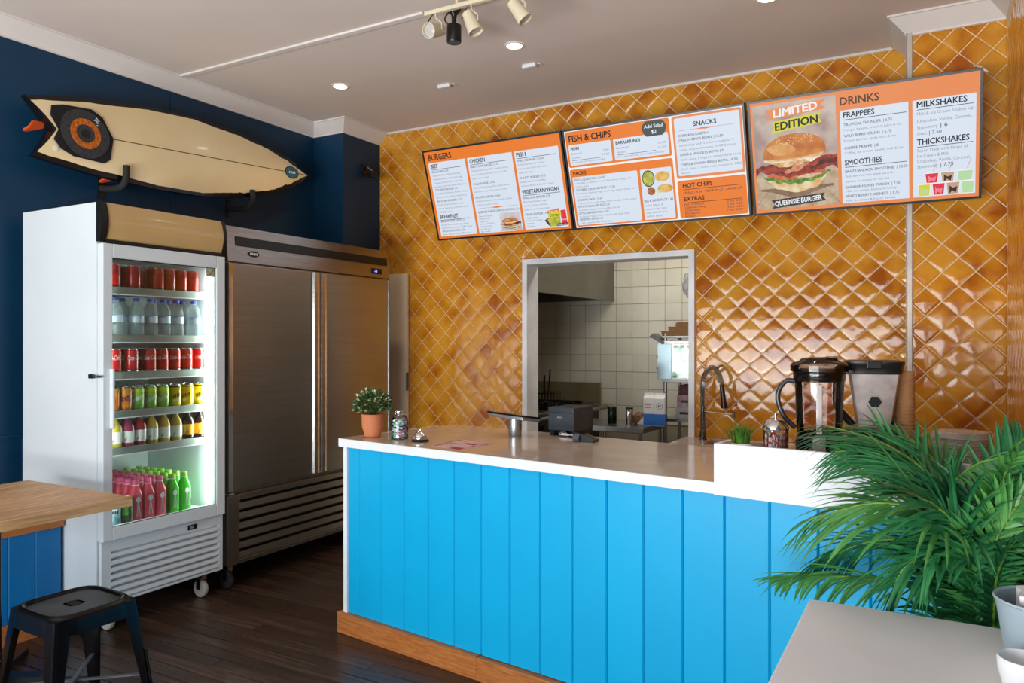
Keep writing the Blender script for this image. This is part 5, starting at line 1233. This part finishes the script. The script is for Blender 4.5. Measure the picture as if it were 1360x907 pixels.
part('top', MB().box(-.44, -.17, .745, .285, .32, .785, .004), KS, kb)
for x in (-.40, -.20, .25):
    for y in (-.14, .29): part('leg', MB().cyl((x, y, 0), (x, y, .748), .013), KS, kb)
part('undershelf', MB().box(-.43, -.15, .25, .28, .31, .265), KS, kb)
def crate(x, y, z, w, d, h, lab):
    t = thing('plastic_crate', lab, 'crate', (x, y, z), group='black plastic crates under the kitchen bench')
    part('floor', MB().box(-w/2, -d/2, 0, w/2, d/2, .01), BLACK, t)
    m = MB()
    for s in (-1, 1):
        for k in range(4): m.box(-w/2, s*d/2-.004, .01+k*(h-.02)/3.4, w/2, s*d/2+.004, .03+k*(h-.02)/3.4); m.box(s*w/2-.004, -d/2, .01+k*(h-.02)/3.4, s*w/2+.004, d/2, .03+k*(h-.02)/3.4)
        for k in range(9): x_ = -w/2+w*k/8; m.box(x_-.006, s*d/2-.004, .01, x_+.006, s*d/2+.004, h)
    part('lattice_sides', m, mat('crate_black', (34,34,36), .6, col2=(28,28,30)), t)
crate(-2.20, 5.36, .266, .30, .36, .30, 'black lattice crate left under the kitchen bench'); crate(-1.955, 5.36, .266, .16, .36, .30, 'black lattice crate right under the kitchen bench')
for k, (px, lb, mm) in enumerate(((813, 'dark green metal canister on the kitchen bench', mat('canister_green', (26,44,32), .2, .6, col2=(20,34,26))), (836, 'polished steel canister nearer the milk cartons', CHROME))):
    c = atY(px, 557, 5.36); t = thing('metal_canister', lb, 'canister', (c.x, 5.36, .785), group='canisters on the kitchen bench')
    R = .034-.008*k
    part('body', MB().lathe([(R*.95, 0), (R, .004), (R, .115), (R*.96, .118)], 22, cap=False), mm, t, smooth=True)
    part('lid', MB().lathe([(R*1.03, .114), (R*1.03, .124), (R*.9, .127), (0, .127)], 22), BLACK, t, smooth=True)
q = atY(848, 560, 5.40)
pb = thing('paper_bag', 'crumpled brown paper bag beside the milk cartons', 'bag', (q.x, 5.42, .785))
bm = bmesh.new(); bmesh.ops.create_icosphere(bm, subdivisions=3, radius=1); rr = random.Random(4)
for v in bm.verts: j = 1+rr.uniform(-.14, .14); v.co = Vector((v.co.x*.048*j, v.co.y*.05*j, max(0, .038+v.co.z*.05*j)))
m = MB(); m.bm(bm); part('crumpled_paper', m, CARD, pb)
part('white_note', MB().add([(.0, -.056, .005), (.062, -.052, .0), (.062, -.05, .10), (.045, -.05, .055)], [(0,1,2,3)]).add([(.0, -.054, .005), (.062, -.05, .0), (.062, -.048, .10), (.045, -.048, .055)], [(0,1,2,3)]), WHT, pb)
for k, (px, lb) in enumerate(((863, 'blue and white milk carton with pink print'), (877, 'blue and white milk carton with round emblem'))):
    c = atY(px, 557, 5.36); t = thing('milk_carton', lb, 'carton', (c.x, 5.36, .785), .12, 'milk cartons on the kitchen bench')
    part('carton', MB().box(-.039, -.036, 0, .037, .036, .20), WHT, t)
    part('gable', MB().prism([(-.036,.20), (.036,.20), (.002,.226), (.002,.24), (-.002,.24), (-.002,.226)], -.039, .037, 'x'), WHT, t)
    part('blue_print', MB().box(-.0395, -.0366, .002, .0375, .0366, .088), mat('carton_blue', (40,120,214), .4, col2=(30,106,200)), t)
    q = MB()
    if k == 0: strokes(q, lambda x, y: (-.024+x, -.0372, .15+y), .046, .014, 4); strokes(q, lambda x, y: (-.024+x, -.0372, .128+y), .046, .012, 5); part('print', q, mat('print_pink', (206,70,110), .5, col2=(196,60,100)), t)
    else:
        q.tube([(.022*math.cos(2*PI*i/20), -.0372, .145+.022*math.sin(2*PI*i/20)) for i in range(20)], .0012, 4, closed=True); text(q, 'M', lambda x, y: (-.010+x, -.0374, .134+y), .022, .02, .02, .2); part('print', q, DINK, t)
# steel rack with warming cabinet and boxes
rk = thing('steel_rack', 'steel shelving rack at the right of the kitchen opening', 'rack', (-1.55, 5.72, 0))
for x in (-.24, .30):
    for y in (-.16, .20): part('post', MB().cyl((x, y, 0), (x, y, 1.46), .013), KS, rk, smooth=True)
for z in (.40, .80, 1.095): part('shelf', MB().box(-.26, -.175, z, .32, .215, z+.022, .003), KS, rk)
part('shelf', MB().box(-.26, -.175, 1.425, .32, .215, 1.445, .003), KS, rk)
wc = thing('warming_cabinet', 'glass-fronted countertop warmer reflecting the street', 'cabinet', (-1.55, 5.69, 1.118), math.radians(3))
part('casing', MB().box(-.30, -.13, 0, .30, -.0, .012).box(-.30, .18, 0, .30, .2, .29).box(-.30, -.13, .26, .30, .2, .29, .004).box(.285, -.13, 0, .30, .2, .29).box(-.30, -.0, 0, .30, .2, .012), KS, wc)
part('front_glass', MB().box(-.19, -.136, .012, .284, -.131, .262), mat('mirror_glass', (56,70,62), .05, .9, col2=(112,124,110), nscale=9), wc)
part('side_glass', MB().box(-.30, -.136, .0, -.196, -.130, .262), mat('pale_glass', (84,96,98), .12, .6, col2=(76,88,90)), wc)
part('hinge_plate', MB().prism([(-.36,.32), (-.26,.26), (-.25,.275), (-.33,.345)], -.15, .0, 'y'), GREYP, wc)
for z in (.08, .17): part('knob', MB().cyl((-.31, -.12, z), (-.30, -.12, z), .012), BLACK, wc)
q = MB()
for k in range(9): q.box(-.18+k*.05, -.1385, .235, -.15+k*.05, -.1365, .255)
part('slots', q, mat('slot_white', (220,222,222), .4, col2=(210,212,212)), wc)
for k in range(3):
    t = solo('cardboard_sheet', MB().box(-.26+.03*k, -.16, 0, .24-.02*k, .18, .026).box(-.27+.04*k, -.168, .026, .15, .1, .032), CARD, ('flattened cardboard box at the bottom of the pile on the rack', 'flattened cardboard box in the middle of the rack pile', 'flattened cardboard box on top of the rack pile')[k], 'cardboard', (-1.55+.02*k, 5.70, 1.446+k*.033), .05*(k-1), 'flattened boxes on the rack')
for k, (x, z, w, h, m_, lb) in enumerate(((-1.63, .823, .16, .085, mat('box_grey', (186,184,190), .7, col2=(170,168,176)), 'pale grey carton under the warmer'), (-1.62, .909, .16, .09, mat('box_lilac', (176,166,178), .7, col2=(150,90,104), nscale=12), 'lilac printed carton stacked on the pale grey one'), (-1.61, 1.0, .15, .075, mat('box_maroon', (96,36,44), .7, col2=(80,28,36)), 'maroon carton on top of the stack under the warmer'))):
    t = thing('carton_box', lb, 'box', (x, 5.66, z), group='cartons under the warmer')
    part('box', MB().box(-w/2, -.1, 0, w/2, .1, h, .002), m_, t); part('print', MB().box(-w/2+.03, -.1012, h*.4, w/2-.05, -.1002, h*.6), DINK, t)
t = solo('white_tub', MB().lathe([(.0, 0), (.09, 0), (.115, .10), (.12, .104), (.11, .104), (.088, .008), (0, .008)], 24, sy=.9), WHT, 'white plastic tub on the low rack shelf', 'tub', (-1.60, 5.68, .422), smooth=True)
tg = solo('orange_bottle', MB().lathe([(.03, 0), (.035, .01), (.035, .11), (.015, .15), (.015, .18), (0, .18)], 16), mat('sauce_orange', (206,120,30), .4, col2=(190,106,24)), 'orange sauce bottle beside the stacked cartons', 'bottle', (-1.70, 5.80, .823), smooth=True)
# cook line on the left
gr = thing('cooking_range', 'dark steel cooking range in the shaded kitchen corner', 'range', (-3.15, 5.72, 0))
DK = mat('range_steel', (70,68,62), .4, .8, col2=(54,52,48), nscale=4)
part('body', MB().box(-.45, -.72, 0, .42, .80, .80, .006), DK, gr)
part('hob', MB().box(-.45, -.74, .80, .44, .80, .84, .006), KS, gr)
part('front_rail', MB().cyl((.50, -.70, .80), (.50, .78, .80), .020), KS, gr, smooth=True)
for k in range(6): part('knob', MB().cyl((.42, -.6+k*.24, .72), (.445, -.6+k*.24, .72), .022), BLACK, gr, smooth=True)
part('splash_back', MB().box(-.45, .77, .84, .44, .80, 1.02), mat('aged_steel', (150,142,112), .5, .4, col2=(120,110,84), nscale=3), gr)
for k in range(8): part('grate_bar', MB().box(-.40, -.66+.17*k, .841, .36, -.63+.17*k, .868), BLACK, gr)
for k, (x, y, lb) in enumerate(((-3.0, 5.30, 'dark frying basket left on the range'), (-2.92, 5.85, 'dark frying basket right on the range'))):
    t = thing('fry_basket', lb, 'basket', (x, y, .871), .2*k, 'fry baskets on the range')
    m = MB()
    for i in range(7): m.tube([(-.08+.0267*i, -.11, .09), (-.08+.0267*i, -.10, 0), (-.08+.0267*i, .10, 0), (-.08+.0267*i, .11, .09)], .003, 4)
    m.tube([(-.085, -.11, .09), (.085, -.11, .09), (.085, .11, .09), (-.085, .11, .09)], .005, 5, closed=True)
    part('wire_mesh', m, BLACK, t); part('handle', MB().tube([(0, -.11, .09), (.02, -.2, .15), (.05, -.3, .25)], .008, 6), BLACK, t)
sp = thing('upright_ladle', 'dark ladle standing upright at the back of the range', 'ladle', (-2.80, 5.60, .870)); part('handle', MB().cyl((0, 0, .03), (.02, .01, .30), .007), BLACK, sp); part('bowl', MB().lathe([(0, 0), (.03, .01), (.04, .035), (.036, .036), (.026, .014), (0, .006)], 16), BLACK, sp, smooth=True)
pbg = thing('plastic_bag', 'crumpled clear plastic bag hanging at the kitchen opening', 'bag', atY(916, 378, 5.1))
bm = bmesh.new(); bmesh.ops.create_icosphere(bm, subdivisions=3, radius=1); rr = random.Random(9)
for v in bm.verts: j = 1+rr.uniform(-.22, .22); v.co = Vector((v.co.x*.045*j, v.co.y*.04*j, v.co.z*.09*j))
m = MB(); m.bm(bm); part('film', m, mat('bag_film', (220,220,216), .25, col2=(200,200,196), trans=.4), pbg)
part('hook_cord', MB().cyl((0, 0, .08), (.0, 0, .5), .002), WHT, pbg)
part('ceiling_hook', MB().cyl((0, 0, .5), (0, 0, ZC-pbg.location.z), .002), WHT, pbg)
# ================================================================== white table in the foreground, bucket, cup, palm
ZT = .80
wtb = thing('white_table', 'pale grey laminate table in the near right corner', 'table', (.015, 1.24, 0))
part('top', MB().box(-.276, -.65, ZT-.03, .272, .648, ZT, .003), mat('pale_laminate', (238,236,236), .4, col2=(232,230,230), nscale=3), wtb)
part('column', MB().cyl((0, 0, .02), (0, 0, ZT-.03), .035), BLACKG, wtb, smooth=True)
part('base', MB().lathe([(.24, 0), (.24, .008), (.06, .022), (0, .022)], 30), BLACKG, wtb, smooth=True)
c = atZ(1352, 880, ZT)
bk = thing('metal_bucket', 'blue-grey metal bucket holding napkins on the pale table', 'bucket', (c.x+.045, c.y-.0, ZT))
part('pail', MB().lathe([(.062, 0), (.064, .002), (.082, .118), (.086, .121), (.084, .125), (.079, .121), (.061, .006), (0, .006)], 30), mat('blue_grey_enamel', (160,178,186), .4, .1, col2=(150,168,176), nscale=6), bk, smooth=True)
nap = thing('napkin_bundle', 'white folded napkins standing in the blue-grey bucket', 'napkins', (c.x+.045, c.y, ZT+.008))
bm = bmesh.new(); bmesh.ops.create_cube(bm, size=1)
bmesh.ops.subdivide_edges(bm, edges=bm.edges[:], cuts=4, use_grid_fill=True); rr = random.Random(4)
for v in bm.verts: v.co = Vector((v.co.x*.085+rr.uniform(-.004, .004), v.co.y*.07+rr.uniform(-.004, .004), (v.co.z+.5)*.128+rr.uniform(-.003, .003)*(v.co.z > 0)))
m = MB(); m.bm(bm); part('napkin_stack', m, WHT, nap, smooth=True)
mn = thing('table_menu_card', 'small green and cream card standing in the bucket', 'card', (c.x+.045, c.y+.047, ZT+.008))
part('card', MB().box(-.03, -.001, 0, .03, .001, .165), mat('card_cream', (226,206,170), .6, col2=(216,196,160)), mn)
part('green_print', MB().box(-.028, -.0016, .11, .028, -.0011, .15), mat('card_green', (50,100,70), .6, col2=(60,130,90)), mn)
c2 = atZ(1345, 903, ZT)
cp = thing('white_cup', 'rounded white cup at the very bottom right corner', 'cup', (c2.x+.016, c2.y-.05, ZT))
part('cup', MB().lathe([(.03, 0), (.034, .003), (.043, .04), (.044, .056), (.041, .06), (.038, .056), (.036, .04), (.028, .008), (0, .007)], 28), mat('glazed_white', (238,238,238), .15, col2=(230,230,230)), cp, smooth=True)
# palm
B0 = Vector((.085, 2.13, 0))
palm = thing('potted_palm', 'large green artificial palm beside the counter and pale table', 'palm', B0)
part('pot', MB().lathe([(.10, 0), (.105, .005), (.135, .30), (.14, .31), (.128, .31), (.125, .28), (0, .275)], 28), mat('dark_pot', (40,40,42), .5, col2=(50,50,52)), palm, smooth=True)
PG = mat('palm_leaf', (58,138,80), .42, col2=(30,98,56), nscale=9, rnd=.10); PG2 = mat('palm_leaf_light', (92,158,78), .42, col2=(58,124,58), nscale=9, rnd=.10); PST = mat('palm_stem', (124,160,52), .45, col2=(98,136,40), nscale=14)
def clear(p):   # leaves bend where they meet the wall, the counter front and the table
    p = p.copy(); X_, Y_, Z_ = p.x+B0.x, p.y+B0.y, p.z
    p.x = min(p.x, .284-B0.x)
    fy = 2.792-.1405*(X_+2.515)-.04
    if Y_ > fy and Z_ < 1.075: p.y = fy-B0.y-.0005*(Y_-fy)
    if Z_ < ZT+.01 and Y_ < 1.89: p.z = ZT+.012
    return p
def frond(pts, n_, ll, start, m_, seed, spread=1.):
    rr = random.Random(seed); roll = rr.uniform(-.6, .6); C_ = catmull([Vector(p)-B0 for p in pts], 10); N_ = len(C_); mb = MB()
    # even spacing along the curve
    cum = [0]
    for a, b in zip(C_, C_[1:]): cum.append(cum[-1]+(b-a).length)
    def at(t):
        d = t*cum[-1]
        for i in range(N_-1):
            if d <= cum[i+1] or i == N_-2:
                f = (d-cum[i])/max(1e-6, cum[i+1]-cum[i]); return C_[i].lerp(C_[i+1], f), (C_[i+1]-C_[i]).normalized()
    mb.cur = 1; mb.tube([clear(at(k/24)[0]) for k in range(25)], [.0078*(1-.88*k/24)+.0008 for k in range(25)], 6); mb.cur = 0
    for k in range(n_):
        t = start+(1-start)*(k+.5)/n_; p, d = at(t); prof = math.sin(PI*(.12+.80*(k+.5)/n_))**.7
        side = d.cross(Vector((0, 0, 1)))
        side.normalize()
        if d.z > .45: cr = Vector((math.cos(YAW), math.sin(YAW), 0)); cr = (cr-d*cr.dot(d)).normalized(); side = side.lerp(cr, min(1, (d.z-.45)*2.5)) if side.dot(cr) > 0 else (-side).lerp(cr, min(1, (d.z-.45)*2.5))
        side.normalize(); side = Matrix.Rotation(roll, 3, d) @ side; upv = side.cross(d).normalized()
        for s in (-1, 1):
            L = ll*prof*rr.uniform(.85, 1.12); a = math.radians(rr.uniform(34, 50))*spread*(1.1-.4*t)
            v = (d*math.cos(a)+side*s*math.sin(a)+upv*rr.uniform(-.05, .22)).normalized()
            wv = v.cross(upv).normalized()*(.0064*rr.uniform(.85, 1.15)); q = p.copy(); row = []; vv = v.copy(); droop = rr.uniform(.16, .42)
            for i, wf in enumerate((.35, .95, 1., .82, .5, .02)):
                row.append((q-wv*wf, q+upv*(-.0022*wf), q+wv*wf)); vv = (vv+Vector((0, 0, -droop*.55))).normalized(); q = q+vv*L/5
            vs = [clear(x) for r_ in row for x in r_]; fs = []
            for i in range(5):
                for j in range(2): b_ = i*3+j; fs.append((b_, b_+1, b_+4, b_+3))
            mb.add(vs, fs)
    return part('frond', mb, [m_, PST], palm)
def W(px, py, y): return atY(px, py, y)
def stem(px, y): return Vector((B0.x+(px-1300)*.0006, B0.y+(y-2.1)*.3, .28))
FR = [  # stem position, then image column and row with the distance each point stands at
 (1296, [(1292,760,2.13), (1262,660,2.20), (1180,592,2.30), (1100,566,2.40)], 46, 0.27, .40, PG),
 (1290, [(1284,770,2.08), (1240,690,2.00), (1165,668,1.98), (1075,690,2.02)], 43, 0.26, .40, PG2),
 (1280, [(1272,790,2.10), (1220,775,2.12), (1120,765,2.18), (1032,768,2.25)], 40, 0.19, .42, PG2),
 (1294, [(1290,750,2.04), (1276,706,1.98), (1238,668,1.95), (1190,650,1.94)], 37, 0.25, .40, PG),
 (1312, [(1316,760,2.08), (1336,700,2.05), (1372,640,2.05), (1420,600,2.08)], 37, 0.25, .38, PG),
 (1300, [(1296,710,2.20), (1312,650,2.26), (1345,600,2.30), (1385,556,2.34)], 43, 0.14, .38, PG),
 (1290, [(1268,690,2.20), (1262,650,2.20), (1300,615,2.14), (1368,604,2.05)], 40, 0.14, .42, PG),
 (1286, [(1262,740,2.18), (1220,640,2.28), (1160,600,2.34), (1110,600,2.40)], 43, 0.25, .40, PG),
 (1300, [(1296,740,2.20), (1270,650,2.30), (1230,600,2.36), (1180,566,2.44)], 43, 0.25, .38, PG),
 (1284, [(1260,780,2.02), (1232,740,1.98), (1196,760,1.96), (1180,812,1.97)], 37, 0.18, .36, PG),
 (1306, [(1306,740,2.12), (1316,690,2.08), (1330,640,2.05), (1352,600,2.02)], 40, 0.14, .36, PG2),
 (1316, [(1326,770,2.10), (1350,720,2.12), (1390,700,2.14), (1440,720,2.16)], 33, 0.22, .36, PG),
 (1282, [(1258,760,2.14), (1210,720,2.16), (1150,720,2.18), (1090,745,2.2)], 40, 0.22, .40, PG),
 (1300, [(1292,770,2.04), (1262,730,1.98), (1236,740,1.95), (1230,790,1.95)], 33, 0.17, .36, PG),
 (1318, [(1330,800,2.06), (1350,770,2.04), (1380,780,2.02), (1410,810,2.0)], 31, 0.19, .30, PG),
 (1300, [(1300,730,2.22), (1290,680,2.28), (1240,640,2.36), (1190,640,2.42)], 40, 0.22, .38, PG),
 (1292, [(1290,772,1.99), (1286,736,1.97), (1274,706,1.96), (1250,686,1.97)], 30, .15, .50, PG),
 (1305, [(1306,772,1.99), (1316,736,1.97), (1334,696,1.96), (1358,664,1.97)], 30, .15, .50, PG2),
 (1318, [(1320,806,1.97), (1324,764,1.95), (1340,728,1.94), (1366,700,1.95)], 28, .14, .50, PG),
 (1298, [(1298,780,2.00), (1292,740,1.98), (1276,712,1.97), (1262,690,1.98)], 28, .13, .50, PG),
]
for k, (s0, P_, n_, ll, st_a, m_) in enumerate(FR):
    frond([stem(s0, P_[0][2])]+[W(*q) for q in P_], n_, ll, st_a+.07, m_, 50+k)
